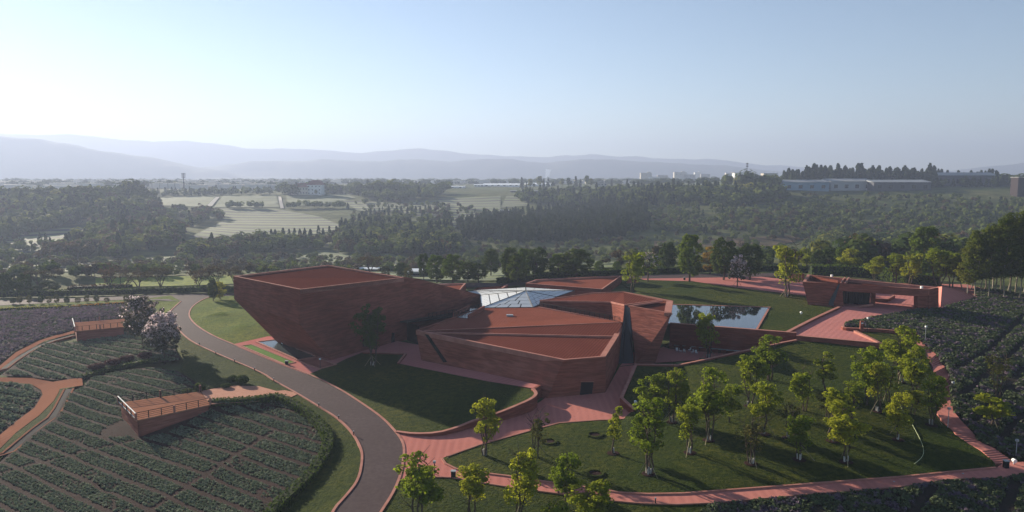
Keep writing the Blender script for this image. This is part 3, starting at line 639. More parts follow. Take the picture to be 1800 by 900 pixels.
# ---- D, E and the low outhouse behind
D1, D2, D3, D4 = [at(x, y, 7.4) for x, y in [(924,498),(942,491.5),(1093,484.5),(1059,508.5)]]
dh = empty('rear_hall', Vector((15, 215, 0)), 'low red hall with a flat sunlit triangular roof behind the glass pyramid', 'museum building', 'red stone museum buildings')
body(dh, [[D1, D4, zdown(D4), zdown(D1)], [D4, D3, zdown(D3), zdown(D4)], [D3, D2, zdown(D2), zdown(D3)], [D2, D1, zdown(D1), zdown(D2)]], m_wall)
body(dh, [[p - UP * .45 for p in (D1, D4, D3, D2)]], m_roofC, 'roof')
MB().strip([D1, D4, D3, D2], .5, .06, 1, .6, True).build('coping', m_coping, dh)
e1, e2, e3 = [at(x, y, 8.6) for x, y in [(766,500),(819,498),(808,510.5)]]; e4 = e1 + (e3 - e2)
eh = empty('corner_hall', Vector((-15, 205, 0)), 'small red roof corner rising behind the long sloping wall of the tall hall', 'museum building', 'red stone museum buildings')
body(eh, [[e1, e2, zdown(e2), zdown(e1)], [e2, e3, zdown(e3), zdown(e2)], [e3, e1, zdown(e1), zdown(e3)]], m_wall)
body(eh, [[e1 - UP * .3, e2 - UP * .3, e3 - UP * .3]], m_roofC, 'roof'); MB().strip([e1, e3, e2], .5, .06, 1, .5, True).build('coping', m_coping, eh)
f1, f2, f3, f4 = at(826,512,5), at(841,505.5,5), at(893,501.5,5), at(884,507.5,5)
fh = empty('service_block', Vector((-8, 215, 0)), 'low red brick block with a light parapet just behind the glass pyramid', 'outbuilding')
body(fh, [[f1, f4, zdown(f4), zdown(f1)], [f4, f3, zdown(f3), zdown(f4)], [f3, f2, zdown(f2), zdown(f3)], [f2, f1, zdown(f1), zdown(f2)]], m_wall)
body(fh, [[p - UP * .3 for p in (f1, f4, f3, f2)]], m_roofA, 'roof'); MB().strip([f4, f3], .6, .25, 1, .3).build('coping', m_coping, fh)
# ---- glass pyramid between the halls
mg, tg, bg_, Pg = base_mat('sky_white_glass')
bg_.inputs['Base Color'].default_value = (.66, .67, .66, 1); bg_.inputs['Roughness'].default_value = .35; bg_.inputs['Specular IOR Level'].default_value = .35  # white base colour stands in for the sky reflected in the panes
sk = empty('glass_pyramid', Vector((-2, 190, 0)), 'shallow glass pyramid roof with sky reflection in its pane colour, filling the court between the red halls', 'glass roof')
ap = at(924, 511.5, 9.2); cs = [at(846,541.5,6.7), at(937,540.5,6.7), at(978,522,7.0), at(1010,511,7), at(924,505.5,7.2), at(818,511.5,6.7)]
cs.append(at(844,519.5,6.4)); cs_l = cs
frame = MB()
for i in range(len(cs)):
    a, b = cs[i], cs[(i + 1) % len(cs)]; rows = 5; L = (b - a).length; cols = max(1, round(L / 3.2))
    frame.tube([a, ap], .16, 4); frame.tube([a, b], .14, 4)
    for r_ in range(rows):
        t0, t1 = r_ / rows, (r_ + 1) / rows; n = max(1, round(cols * (1 - t0)))
        for c_ in range(n):
            u0, u1 = c_ / n, (c_ + 1) / n
            Pq = [a.lerp(b, u).lerp(ap, t) for u, t in ((u0, t0), (u1, t0), (u1, t1), (u0, t1))]
            if r_ == rows - 1: Pq = Pq[:3]
            cen = sum(Pq, Vector()) / len(Pq); Pq = [cen.lerp(p, .90) for p in Pq]
            MB().prism(Pq, (0, 0, .06)).build('pane', mg, sk)
frame.build('glazing_frame', m_black, sk)
for i in range(len(cs)): MB().poly([cs[i] - UP * .12, cs[(i + 1) % len(cs)] - UP * .12, ap - UP * .12]).build('underframe', m_black, sk)
for i in range(len(cs)):
    a, b = cs[i], cs[(i + 1) % len(cs)]
MB().strip(cs_l, .3, 0, 0, 6.5, True).build('upstand', m_wall, sk)

# ---- G: gatehouse on the upper terrace
ZG = 5.5
ga, gb = at(1421, 536, ZG), at(1631, 546, ZG)
WG = lambda x, y, off=0.: onwall(ga, gb, x, y, off)
g1 = at(1411, 495.5, 11.5); g2 = WG(1633, 509); g3 = at(1650, 505.5, g2.z); g0 = at(1419, 482.7, 11.5)
gate = empty('gatehouse', at(1530, 545, ZG), 'long low red gatehouse with two wide openings on the upper terrace', 'museum building', 'red stone museum buildings')
ba, bb = at(1650, 543, ZG), Vector((g0.x + 1, g0.y - 1, ZG))
T1, T2 = WG(1483, 511.5), WG(1613, 521)
gl, gr_ = WG(1483, 541), WG(1613, 546)
inw = Vector((-(gb - ga).y, (gb - ga).x, 0)).normalized(); inw = inw if inw.y > 0 else -inw
dn = Vector((0, 0, -.3)); zg = lambda p: Vector((p.x, p.y, ZG - .3))
glt = onplane(g1, g2, ga, 1481, 511.5)
bkl = lambda p, d_: p + inw * d_
TL_ = WG(1481, 511.5); TR_ = T2
body(gate, [[g1, WG(1480, 498), TL_, zg(gl), zg(ga)], [g1, g0, zg(bb), zg(ga)], [TL_, bkl(TL_, 9), bkl(zg(gl), 9), zg(gl)], [g0, bkl(TL_, 9) + UP * 1.6, bkl(zg(gl), 9), zg(bb)]], m_wall)
dpt = 7
body(gate, [[WG(1480, 498), g2, WG(1631, 522), TR_, TL_], [TL_, TR_, bkl(TR_, dpt), bkl(TL_, dpt)], [g0, g3, Vector((g3.x, g3.y, TR_.z)), bkl(TR_, dpt), bkl(TL_, dpt), ]], m_wall, 'beam')
body(gate, [[TR_, WG(1631, 522), zg(gb), zg(gr_)], [g2, g3, zg(ba), zg(gb)], [TR_, bkl(TR_, 4), bkl(zg(gr_), 4), zg(gr_)], [bkl(TR_, 4), Vector((g3.x, g3.y, TR_.z)), zg(ba), bkl(zg(gr_), 4)]], m_wall, 'pier')
body(gate, [[p - UP * .8 for p in (g1, g2, g3, g0)]], m_roofA, 'roof')
MB().strip([g1, g2, g3, g0], .75, .06, 1, 1.0, True).build('coping', m_coping, gate)
mA, mB_ = WG(1478, 497.5), at(1485, 487, 11.3)
MB().strip([mA + inw * .5, mB_], .3, .02, 0, .8).build('coping', m_coping, gate); MB().strip([mA + inw * .5 + Vector((1.2, 0, 0)), mB_ + Vector((1.2, 0, 0))], .3, .02, 0, .8).build('coping', m_coping, gate)
pG = (ga, gb, ga + UP)
on_face(gate, 'slot_window', (g1, WG(1480, 498), ga), [(1474,499),(1476.5,499),(1469.5,522),(1465,533),(1466,538.5),(1456,536.5),(1457.5,530)], m_dark)
w1, w2 = bkl(WG(1486, 540), 5), bkl(WG(1534, 543), 5)
zt = TL_.z
MB().prism([zg(w1), zg(w2), Vector((w2.x, w2.y, zt)), Vector((w1.x, w1.y, zt))], inw * .1).build('glass_or_shade_wall', m_dark, gate)  # dark sheet painted in for the shaded interior behind the gate bars
for k in range(10):
    p = w1.lerp(w2, k / 9) - inw * .15; MB().box((p.x, p.y, (ZG + zt) / 2), (.16, .16, zt - ZG)).build('mullion', m_black, gate)
pr = bkl(WG(1532, 543), 1.6); 
pc = [WG(1530, 541, -5.2), WG(1538, 541, -5.2)]
MB().prism([zg(pc[0]), zg(pc[1]), Vector((pc[1].x, pc[1].y, zt)), Vector((pc[0].x, pc[0].y, zt))], inw * .8).build('pier', m_wall, gate)
MB().strip([WG(1483, 543, 0), WG(1534, 535.5, 0)], .8, .25, 0, .2).build('step', m_coping, gate)
for x, y in ((1462,485.5),(1620,506)): 
    p = at(x, y, 11.2); MB().box(p, (.5, .5, .9)).build('roof_lamp', m_white, gate)

# ================================================================= WALLS, POOL
def wall(name, pts, w_, h, drop, label, mat=m_wall, cap=True, side=0, cat='wall', group=None):
    o = empty(name, Vector((pts[0].x, pts[0].y, pts[0].z)), label, cat, group)
    MB().strip(pts, w_, h, side, drop).build('wall', mat, o)
    if cap: MB().strip([p + UP * (h + .003) for p in pts], w_ + .08, .08, side, 0.0).build('coping', m_coping, o)
    return o
wall('terrace_wall', [at(1178,567.8,6.0), at(1400,585,6.0)], .7, 0, 6.6, 'high red retaining wall between the courtyard and the pool terrace')
tw = bpy.data.objects[-1] if False else None
tws = [o for o in COL.objects if o.name.startswith('terrace_wall')][0]
tpl = (at(1178,567.8,6.0), at(1400,585,6.0), at(1400,585,0))
on_face(tws, 'vent_slot', tpl, [(1257,599),(1284,600.5),(1284,606),(1257,604.5)], m_dark, .42); on_face(tws, 'opening', tpl, [(1166,598),(1188,600),(1188,613),(1160,613)], m_dark, .42)
wall('plaza_edge_wall', pp((1400,590,5.6),(1551,603.5,5.6),(1574,603.5,5.5)), .6, 0, 2.5, 'low red wall holding the edge of the pink upper plaza above the grove')
wall('plaza_side_wall', pp((1382,584.5,5.95),(1430,560,5.95),(1477,538.5,5.95)), .7, 0, 1, 'low pink wall between the pool lawn and the upper plaza')
wall('grove_wall', [at(*p) for p in ((1115.5,720,.95),(1092.5,699,1.5),(1118,640.5,2.25),(1151,641,2.3),(1191,642,2.5),(1244,631,3.3),(1304,617.5,4.0),(1320,614.5,4.2),(1373,602.5,4.75),(1400,597.5,5.0))], .5, 0, [-.3] * 10, 'long low red wall bending round the upper corner of the tree grove')
wall('lawn_wall', chaikin(pp((697,758.5,.2),(728,762.5,.35),(769,761,.5),(803,751.5,.75),(833,739,1.05),(873,727,1.4),(917,709,1.95),(935,700.5,2.15),(942.5,693.5,2.15),(941,687.5,2.15),(936,683.5,2.15)), 1), .5, 0, 2.6, 'curved pink topped wall holding the corner of the shaded front lawn')
wall('path_end_wall', pp((938,683,2.1),(949,676.5,2.1)), .5, 0, 2.4, 'short end wall of the raised path at the foot of the front hall', cap=False)
wall('entrance_kerb_wall', pp((700,638.5,.55),(713,621.5,.35),(638,619,.3)), .4, 0, .6, 'low stone edging round the inner corner of the shaded lawn')
wall('planter_wall', chaikin(pp((1612,586,6.2),(1560,579.5,6.15),(1520,577.5,6.15),(1500,577,6.15),(1484,576,6.15),(1480,573,6.15),(1494,567.5,5.95)), 1), .4, 0, 1.0, 'curved dark red planter wall at the tip of the planted slope', m_wall)
wall('ramp_wall', pp((1503,581.5,6.0),(1530,594,5.9),(1545,602,5.7)), .6, 0, .6, 'pink wedge shaped wall beside the small lawn at the plaza corner', m_coping)
# tilted sunlit wedge behind the gatehouse
wd = empty('wedge_wall', at(1690,520,5.5), 'bright pink sloping wedge wall to the right of the gatehouse', 'wall')
body(wd, [[at(1653,540,5.5), at(1720,524,5.5), at(1656,503.5,8.6)], [at(1656,503.5,8.6), at(1720,524,5.5), at(1700,511,5.5)], [at(1653,540,5.5), at(1656,503.5,8.6), at(1640,505,5.5)]], m_path, 'wall')
bw = wall('back_wall', pp((1537,525,6.4),(1560,526,6.3),(1572,519,6.3)), .4, 0, .8, 'low curved red wall seen through the gatehouse opening')
# pool
pool = empty('pool', at(1265,560,5.5), 'long rectangular reflecting pool on the upper lawn', 'pool')
pq = pp((1184,534.8,5.6),(1351,540.3,5.6),(1328,580,5.6),(1178,567.2,5.6)); pe = [at(1150,533,5.6)]
body(pool, [[pq[0] + Vector((-4, 0, 0)), pq[1], pq[2], pq[3] + Vector((-2, 0, 0))]], m_water, 'water')
MB().strip([pq[0] + Vector((-4, 0, 0)), pq[1], pq[2]], .45, .1, 1, .3).build('rim', m_coping, pool)
# ---- stone stairway
st = empty('stairway', at(1700,760,1), 'red stone stairway with landings running down beside the tree grove', 'stairway')
Ls = [(1584,589,5.5),(1602,605,5.5-.6),(1614,613,4.9),(1624,622,4.3),(1634,632,4.3),(1640,645,3.6),(1641,655,3.6),(1646,667,2.9),(1652,676,2.9),(1653,698,2.1),(1647,726.5,2.0),(1654.5,736,2.0),(1670,752.5,1.3),(1679,761.5,1.3),(1700,778.5,.75),(1727,792.5,.75),(1749,814.5,.05)]
Rs = [(1597,587,5.5),(1614,596,4.9),(1627,606.7,4.9),(1640,618,4.3),(1647,622,4.3),(1656,640,3.6),(1661,645,3.6),(1668,656,2.9),(1670,662,2.9),(1671,690,2.1),(1675.5,722,2.0),(1686,734.5,2.0),(1697,746.5,1.3),(1710,760.5,1.3),(1724,777,.75),(1751,789.5,.75),(1783,811.5,.05)]
flat = [2, 4, 6, 8, 10, 13, 15]
for i in range(len(Ls) - 1):
    la, lb, ra, rb = at(*Ls[i]), at(*Ls[i + 1]), at(*Rs[i]), at(*Rs[i + 1])
    dz = la.z - lb.z
    if dz < .12:
        o = MB().prism([la, lb, rb, ra], (0, 0, -.9)).build('landing', m_path, st)
    else:
        n = max(3, round(dz / .115)) if i > 8 else max(3, round(dz / .15))
        for k in range(n):
            f0, f1_ = k / n, (k + 1) / n; z = la.z - dz * (k + 1) / n
            P = [la.lerp(lb, f0), la.lerp(lb, f1_), ra.lerp(rb, f1_), ra.lerp(rb, f0)]; P = [Vector((p.x, p.y, z)) for p in P]
            MB().prism(P, (0, 0, -.6)).build('step', m_path, st)
# ---- viewing decks over the fields
def deck(label, C, zt, rise, nb, post_n):
    """C: near-left, near-right, far-right, far-left corners at deck level"""
    o = empty('viewing_deck', (C[0] + C[2]) / 2, label, 'viewing deck', 'viewing decks over the fields')
    MB().prism([c - UP * .02 for c in C], (0, 0, -.22)).build('deck_slab', m_terra, o)
    ins = [c.lerp((C[0] + C[2]) / 2, .05) for c in C]
    b_ = MB()
    for i, j in ((0, 1), (0, 3), (3, 2)):
        a, b = ins[i], ins[j]; b_.prism([a - UP * .24, b - UP * .24, Vector((b.x, b.y, b.z - rise - 1.2)), Vector((a.x, a.y, a.z - rise - 1.2))], (C[(i + 3) % 4] - C[i]).normalized() * .35 if (i, j) == (0, 1) else (C[1] - C[0]).normalized() * .35)
    b_.build('wall', m_wall2, o)
    for i, j in ((0, 1), (3, 2)):
        railing(o, [C[i].lerp(C[(i + 3) % 4 if i == 0 else 0], .02), C[j].lerp(C[2] if j == 1 else C[1], .02)], (C[j] - C[i]).length / post_n - .01, 1.15)
    for f in (0, .5, 1):
        a, b = C[0].lerp(C[1], f), C[3].lerp(C[2], f)
        if f == 0: MB().tube([a + UP * 1.2, b + UP * 1.2], .1, 4).build('top_rail', m_white, o); MB().tube([a + UP * .25, b + UP * .25], .05, 4).build('rail', m_white, o)
        for q_ in (a, b): MB().box((q_.x, q_.y, q_.z + .6), (.28, .28, 1.2)).build('railing_pier', m_coping, o)
    for k in range(5):
        p = C[0].lerp(C[3], k / 4); MB().box((p.x, p.y, p.z + .6), (.14, .14, 1.2)).build('railing_post', m_black, o)
    return o
dA = pp((239,739,.1),(370,711,.1),(352,688,.1),(208,708,.1))
deck('red brick viewing deck with white rail ends, lower one, above the dark crop rows', dA, .1, 2.8, 3, 6)
dB = pp((133,579.5,.1),(222,572,.1),(214,561,.1),(131,569,.1))
dB = [at(132,582,-.1), at(219,574,-.1), at(221,560,-.1), at(128,567,-.1)]
deck('red brick viewing deck with thin railing, farther one, beside the blossom trees', dB, -.1, 2.9, 3, 7)

for root in (hall, low, right, dh, eh, fh, gate):
    rf_ = [o for o in root.children if o.name.split('.')[0] == 'roof'][0]
    for o in list(root.children):
        if o.name.split('.')[0] in ('coping', 'roof_hatch', 'roof_lamp', 'stairwell_wall', 'stairwell_opening'): o.parent = rf_
# ================================================================= VEGETATION
rng = np.random.default_rng(11)
def quads(C, N, size, rg, asp=1.0, jit=.5):
    """one leaf-sized quad at each centre C, facing roughly N"""
    n = len(C); N = N + rg.normal(0, jit, (n, 3)); N /= np.linalg.norm(N, axis=1)[:, None] + 1e-9
    T = np.cross(N, rg.normal(0, 1, (n, 3))); T /= np.linalg.norm(T, axis=1)[:, None] + 1e-9
    B = np.cross(N, T); s = (size * rg.uniform(.6, 1.3, n))[:, None] / 2
    P = np.stack([C - T * s - B * s * asp * .5, C + T * s * .3 - B * s * asp, C + T * s + B * s * asp * .5, C - T * s * .3 + B * s * asp], 1)
    return P.reshape(-1, 3)
def qmesh(name, P, mat):
    return npmesh(name, P, np.arange(len(P)).reshape(-1, 4), mat)
def clumps(cen, rad_, per, leaf, rg, up=.25, fill=.75):
    cen = np.array(cen); out = []
    for c, r in zip(cen, rad_):
        d = rg.normal(0, 1, (per, 3)); d[:, 2] += up; d /= np.linalg.norm(d, axis=1)[:, None]
        rr = r * rg.uniform(fill, 1.05, per)[:, None] * np.array([1, 1, .85])
        out.append(quads(c + d * rr, d + np.array([0, 0, .3]), leaf, rg, 1.0, .45))
    return np.vstack(out)
# foliage colours
l_grove = leaf_mat('fresh_yellow_green_leaves', (0.31, 0.34, 0.024), (0.15, 0.20, 0.016), .55, .24, .6)
l_olive = leaf_mat('olive_leaves', (0.12, 0.11, 0.025), (0.08, 0.09, 0.02), .35, .15, .6)
l_dark = leaf_mat('dark_green_leaves', (0.045, 0.075, 0.014), (0.08, 0.105, 0.018), .25, .15, .4)
l_mid = leaf_mat('mid_green_leaves', (0.085, 0.13, 0.018), (0.13, 0.17, 0.022), .35, .15, .5)
l_far = leaf_mat('far_green_leaves', (0.065, 0.09, 0.02), (0.14, 0.17, 0.036), .35, .45, .03)
l_con = leaf_mat('conifer_needles', (0.028, 0.045, 0.016), (0.050, 0.070, 0.022), .2, .3, .1)
l_brown = leaf_mat('brown_leaves', (0.10, 0.07, 0.035), (0.07, 0.06, 0.03), .3, .3, .1)
l_autumn = leaf_mat('autumn_leaves', (0.30, 0.19, 0.03), (0.20, 0.16, 0.03), .4, .2, .4)
l_flower = leaf_mat('pink_white_blossom', (0.80, 0.68, 0.68), (0.70, 0.55, 0.57), .5, .05, 1.0)
l_mag = leaf_mat('grey_green_blossom_leaves', (0.085, 0.085, 0.045), (0.055, 0.07, 0.03), .3, .05, .8, c3=(0.20, 0.15, 0.14))
l_red = leaf_mat('dark_red_leaves', (0.09, 0.025, 0.025), (0.05, 0.018, 0.02), .3, .1, 1)
l_grey = leaf_mat('grey_green_crop', (0.15, 0.185, 0.12), (0.11, 0.145, 0.085), .25, .05, .5, c3=(0.20, 0.22, 0.155))
l_lav = leaf_mat('lavender_bush', (0.10, 0.12, 0.06), (0.065, 0.09, 0.04), .25, .05, .12, c3=(0.14, 0.105, 0.14))
l_lav2 = leaf_mat('purple_flower_rows', (0.21, 0.15, 0.19), (0.17, 0.135, 0.14), .25, .05, .1, c3=(0.10, 0.12, 0.07))
l_hedge = leaf_mat('hedge_leaves', (0.085, 0.12, 0.018), (0.06, 0.09, 0.016), .3, .05, .6)
l_orange = leaf_mat('orange_flowers', (0.50, 0.22, 0.02), (0.35, 0.18, 0.03), .3, .05, .6)
l_yellow = leaf_mat('yellow_leaves', (0.38, 0.34, 0.03), (0.25, 0.25, 0.03), .4, .1, .6)

def limb(b, p0, p1, r0, r1, rg, n=4, wig=.12):
    p0 = np.array(p0, float); p1 = np.array(p1, float); L = np.linalg.norm(p1 - p0)
    pts = [p0 + (p1 - p0) * k / n + (rg.normal(0, wig * L / n, 3) if 0 < k < n else 0) for k in range(n + 1)]
    b.tube(pts, [r0 + (r1 - r0) * k / n for k in range(n + 1)], 5); return pts
class Tree: pass
def tpl_grove(seed, h=9., wd=4.4, stems=3, nclump=62, leaf=.27, sparse=1.0, low=.24, shape='egg', mat=None, per=54, cr=.60):
    rg = np.random.default_rng(seed); t = Tree(); b = MB(); wb = MB(); cen = []; rr = []
    tips = []
    for s in range(stems):
        a = 2 * math.pi * s / stems + rg.uniform(-.4, .4); o = .22 if stems > 1 else 0
        base = np.array([math.cos(a) * o, math.sin(a) * o, -.3]); sp = wd * rg.uniform(.10, .24) if stems > 1 else wd * .06
        top = np.array([math.cos(a) * sp, math.sin(a) * sp, h * rg.uniform(.72, .88)])
        pts = limb(b, base, top, .11 if stems > 1 else .16, .03, rg, 6, .10)
        d = (top - base) / np.linalg.norm(top - base)
        wb.tube([base + d * .3 + 0, base + d * 1.15], [.125 if stems > 1 else .18, .115 if stems > 1 else .165], 6)
        for k in range(2, 7):
            for _ in range(3):
                q0 = np.array(pts[k if k < len(pts) else -1]); 
                a2 = rg.uniform(0, 2 * math.pi); L = wd * rg.uniform(.16, .36); q1 = q0 + np.array([math.cos(a2) * L, math.sin(a2) * L, L * rg.uniform(.5, 1.1)])
                if q1[2] > h * .2: limb(b, q0, q1, .035, .012, rg, 2); tips.append(q1)
    lobes = [(rg.uniform(-.26, .26) * wd, rg.uniform(-.26, .26) * wd, rg.uniform(low + .12, .86) * h, rg.uniform(.16, .30) * wd) for _ in range(7)]
    while len(cen) < nclump:
        L = lobes[len(cen) % 7]; d = rg.normal(0, 1, 3); d /= np.linalg.norm(d); d[2] = d[2] * 1.25
        c = np.array(L[:3]) + d * L[3] * rg.uniform(.55, 1.1)
        zt = (c[2] / h - low) / (1 - low)
        if not 0 < zt < 1: continue
        mx = wd / 2 * (math.sin(math.pi * min(1, max(0, zt * .80 + .16))) ** .5)
        if math.hypot(c[0], c[1]) > mx: continue
        cen.append(c); rr.append(cr * rg.uniform(.6, 1.25) * (1.1 - .3 * zt))
    t.crown = qmesh('crown', clumps(cen, rr, int(per * sparse), leaf, rg), mat or l_grove)
    t.trunk = b.mesh('trunk', m_bark); t.white = wb.mesh('whitewash', m_lime)
    pb = MB().tube([(0, 0, 0), (0, 0, 1)], .045, 4); t.h = h; t.w = wd
    return t
pole_me = MB().tube([(0, 0, 0), (0, 0, 1)], .05, 4).mesh('support_pole', m_pole)
pit_b = MB(); pit_b.tube([(0, 0, .03), (0, 0, .09)], [.95, .8], 12); pit_me = pit_b.mesh('soil_ring', m_soil)
def put(t, name, p, h, w, label, cat='tree', group=None, rz=None, white=False, poles=0, pit=False, mat=None):
    rz = rnd.uniform(0, 6.28) if rz is None else rz
    e = empty(name, p, label, cat, group, rz); sx = w * 1.12 / t.w; sz = h / t.h
    for me, nm in ((t.trunk, 'trunk'), (t.crown, 'crown')):
        o = link(nm, me, e); o.scale = (sx, sx, sz)
    if white and getattr(t, 'white', None): o = link('whitewash', t.white, e); o.scale = (sx ** .5, sx ** .5, 1.0)
    for k in range(poles):
        a = 2 * math.pi * (k + .2) / poles + rnd.uniform(-.3, .3); L = rnd.uniform(1.5, 2.1); hh = rnd.uniform(1.9, 2.6)
        o = link('support_pole', pole_me, e); v = Vector((-math.cos(a) * L * .92, -math.sin(a) * L * .92, hh))
        o.location = (math.cos(a) * L, math.sin(a) * L, -.05); o.rotation_euler = v.to_track_quat('Z', 'Y').to_euler(); o.scale = (1, 1, v.length)
    if pit: link('soil_ring', pit_me, e)
    return e
def sizes(px, yb, yt, wpx):
    """real height and width of something standing at a ground spot and seen from here"""
    g = gp(px, yb); d = ray(px, yt); t = g.y / d.y; return g, max(.5, CH + d.z * t - g.z), wpx * math.hypot(g.y, 30) / FPX
G1 = [tpl_grove(100 + k, 9, 4.4, s, n, .25) for k, (s, n) in enumerate([(3, 70), (4, 62), (2, 76), (3, 56), (1, 72), (3, 84)])]
G2 = [tpl_grove(130 + k, 9, 4.4, s, n, .2, .7, .22, mat=l_olive, per=40, cr=.4) for k, (s, n) in enumerate([(4, 52), (3, 40)])]
GN = [tpl_grove(140, 9, 2.6, 1, 40, .24, cr=.45), tpl_grove(141, 9, 3.0, 2, 46, .24, cr=.48)]
gg = 'young trees of the grove beside the stairway'
grove = [ # base x, base y, top y, width, template, whitewash, poles, label
 (1078,797,704,26,GN[0],1,0,'slim column tree left of the grove, in a round grass ring beside the pink path'),
 (1140,833,700,70,G1[1],1,3,'tall many-stemmed tree nearest the lower path, with long slanting support poles'),
 (1213,796,708,50,G1[0],1,2,'medium round-crowned tree with white trunk just right of the tall many-stemmed tree'),
 (1246,774,636,64,G1[5],1,2,'tallest leafy tree of the grove with a forked white base'),
 (1182,742,638,56,G1[3],1,3,'leafy tree with a broad top standing inside the wall corner of the grove'),
 (1143,738,652,54,G1[2],0,0,'dense low-branching tree closest to the bend of the grove wall'),
 (1320,815,718,56,G2[0],1,2,'reddish olive thin-leaved tree with two white stems near the lower path'),
 (1343,763,664,50,G1[4],1,1,'yellow-green tree standing just behind the reddish olive tree'),
 (1318,714,624,52,G1[0],1,3,'tree with crossed pale poles at the middle left of the grove'),
 (1352,668,583,58,G1[5],0,0,'large tree against the grove wall in front of the long retaining wall'),
 (1405,808,715,52,G1[3],1,1,'tree with an open crown and stout white base in the front row centre'),
 (1463,775,674,40,GN[1],1,0,'narrow dark tree with white foot left of the brightest yellow tree'),
 (1487,812,703,62,G1[2],1,2,'brightest yellow tree of the front row with wide bushy crown'),
 (1578,773,686,42,G1[4],1,1,'small tree beside the pale hose on the lower right lawn'),
 (1637,747,656,42,G1[1],1,1,'tree overhanging the stairway landing at the right edge of the grove'),
 (1543,723,634,48,G1[0],1,2,'tree with an orange stained white trunk in the right middle of the grove'),
 (1583,672,566,62,G1[5],1,3,'big broad tree in front of the curved planter wall near the upper plaza'),
 (1608,702,606,50,G1[2],1,2,'upright tree hiding the top flights of the stairway'),
 (1524,712,606,52,G1[4],0,0,'tall leafy tree left of the big broad tree by the planter'),
 (1448,690,612,32,GN[0],0,0,'slender column tree alone on the open upper lawn of the grove'),
 (1413,722,642,48,G1[3],0,0,'pale leafy tree between the grove wall tree and the slender column tree'),
 (1457,742,674,52,G2[1],0,0,'low spreading thin tree in the shaded middle of the grove'),
 (1495,738,668,46,G1[1],0,0,'small tree in the shade right of the low spreading thin tree'),
 (1560,705,628,40,G1[3],0,1,'leaning leafy tree tucked below the big broad tree'),
 (1386,770,700,36,G2[1],1,1,'thin sapling behind the open-crowned front row tree'),
 (1282,742,672,40,G1[4],0,0,'low dark tree in the shade behind the tallest grove tree'),
 (1605,728,682,28,GN[1],0,0,'little bushy tree under the upright tree by the stairs'),
]
for i, (x, yb, yt, wpx, t, wh, po, lab) in enumerate(grove):
    g, h, w_ = sizes(x, yb, yt, wpx); put(t, 'grove_tree', g, h, w_, lab, 'tree', gg, white=wh, poles=po, pit=wh)
fg = 'young trees on the lawns by the lower path'
for x, yb, yt, wpx, t, wh, po, lab in [
 (852,800,695,50,G1[1],1,0,'three-stemmed tree with white foot at the tip of the pink path junction'),
 (943,803,713,44,G2[0],0,1,'thin twiggy young tree between two path side lawn rings'),
 (735,925,785,80,G1[5],0,0,'large tree at the bottom beside the asphalt road edge'),
 (828,905,820,64,G1[0],0,0,'bushy tree below the dark bin at the bottom of the picture'),
 (914,915,777,64,G1[3],0,2,'two-tiered tree straddling the pink lower path'),
 (995,893,793,48,G1[4],0,2,'thin-stemmed round-topped tree on the lower lawn by the path'),
 (1036,925,842,74,G1[2],0,1,'dense rounded tree at the bottom edge right of the thin-stemmed tree'),
 (975,950,882,60,G1[1],0,0,'bright tree top just entering at the bottom edge')]:
    g, h, w_ = sizes(x, yb, yt, wpx); put(t, 'young_tree', g, h, w_, lab, 'tree', fg, white=wh, poles=po)
g, h, w_ = sizes(654, 642, 537, 60); G_T = tpl_grove(150, 9, 5, 3, 80, .26, 1, .3, mat=l_dark); put(G_T, 'courtyard_tree', g, h, w_, 'dark tree with four guy poles on the shaded lawn before the tall hall', white=1, poles=4)
g, h, w_ = sizes(1245, 629, 537, 44); put(G1[3], 'courtyard_tree', g, h, w_, 'slim tree growing from the sunken courtyard and rising above the pool wall', white=1, poles=3)
for x, yb, yt, wpx, t, lab in [(1742,752,690,54,G1[4],'young green tree among the bushes right of the stairway'), (1752,700,612,50,G2[1],'sparse twiggy yellow sapling on the planted slope')]:
    g, h, w_ = sizes(x, yb, yt, wpx); put(t, 'slope_tree', g, h, w_, lab, 'tree', poles=1)

# ovate dense trees
def tpl_oval(seed, h=8., wd=5., mat=None, n=90, leaf=.34, low=.16, per=40, top=1.0, cr=.62):
    rg = np.random.default_rng(seed); t = Tree(); b = MB()
    limb(b, (0, 0, -.3), (0, 0, h * .6), .2, .07, rg, 4, .05)
    cen, rr = [], []
    while len(cen) < n:
        z = rg.uniform(low, .97); zt = (z - low) / (1 - low); mx = wd / 2 * math.sin(math.pi * min(1, zt * .9 + .08)) ** .55
        a = rg.uniform(0, 6.283); q_ = mx * rg.uniform(.5, 1) ** .5
        cen.append((q_ * math.cos(a) * .86, q_ * math.sin(a) * .86, z * h)); rr.append(cr * rg.uniform(.7, 1.25))
    for k in range(8):
        a = rg.uniform(0, 6.28); limb(b, (0, 0, h * rg.uniform(.2, .5)), (math.cos(a) * wd * .3, math.sin(a) * wd * .3, h * rg.uniform(.5, .8)), .06, .02, rg, 2)
    t.crown = qmesh('crown', clumps(cen, rr, per, leaf, rg, .3, .7), mat or l_dark); t.trunk = b.mesh('trunk', m_bark); t.h, t.w = h, wd
    return t
O_d = [tpl_oval(200 + k, mat=l_dark) for k in range(3)]; O_m = [tpl_oval(210 + k, mat=l_mid) for k in range(2)]
O_au = tpl_oval(220, mat=l_autumn, n=50); O_ol = tpl_oval(221, mat=l_olive, n=60)
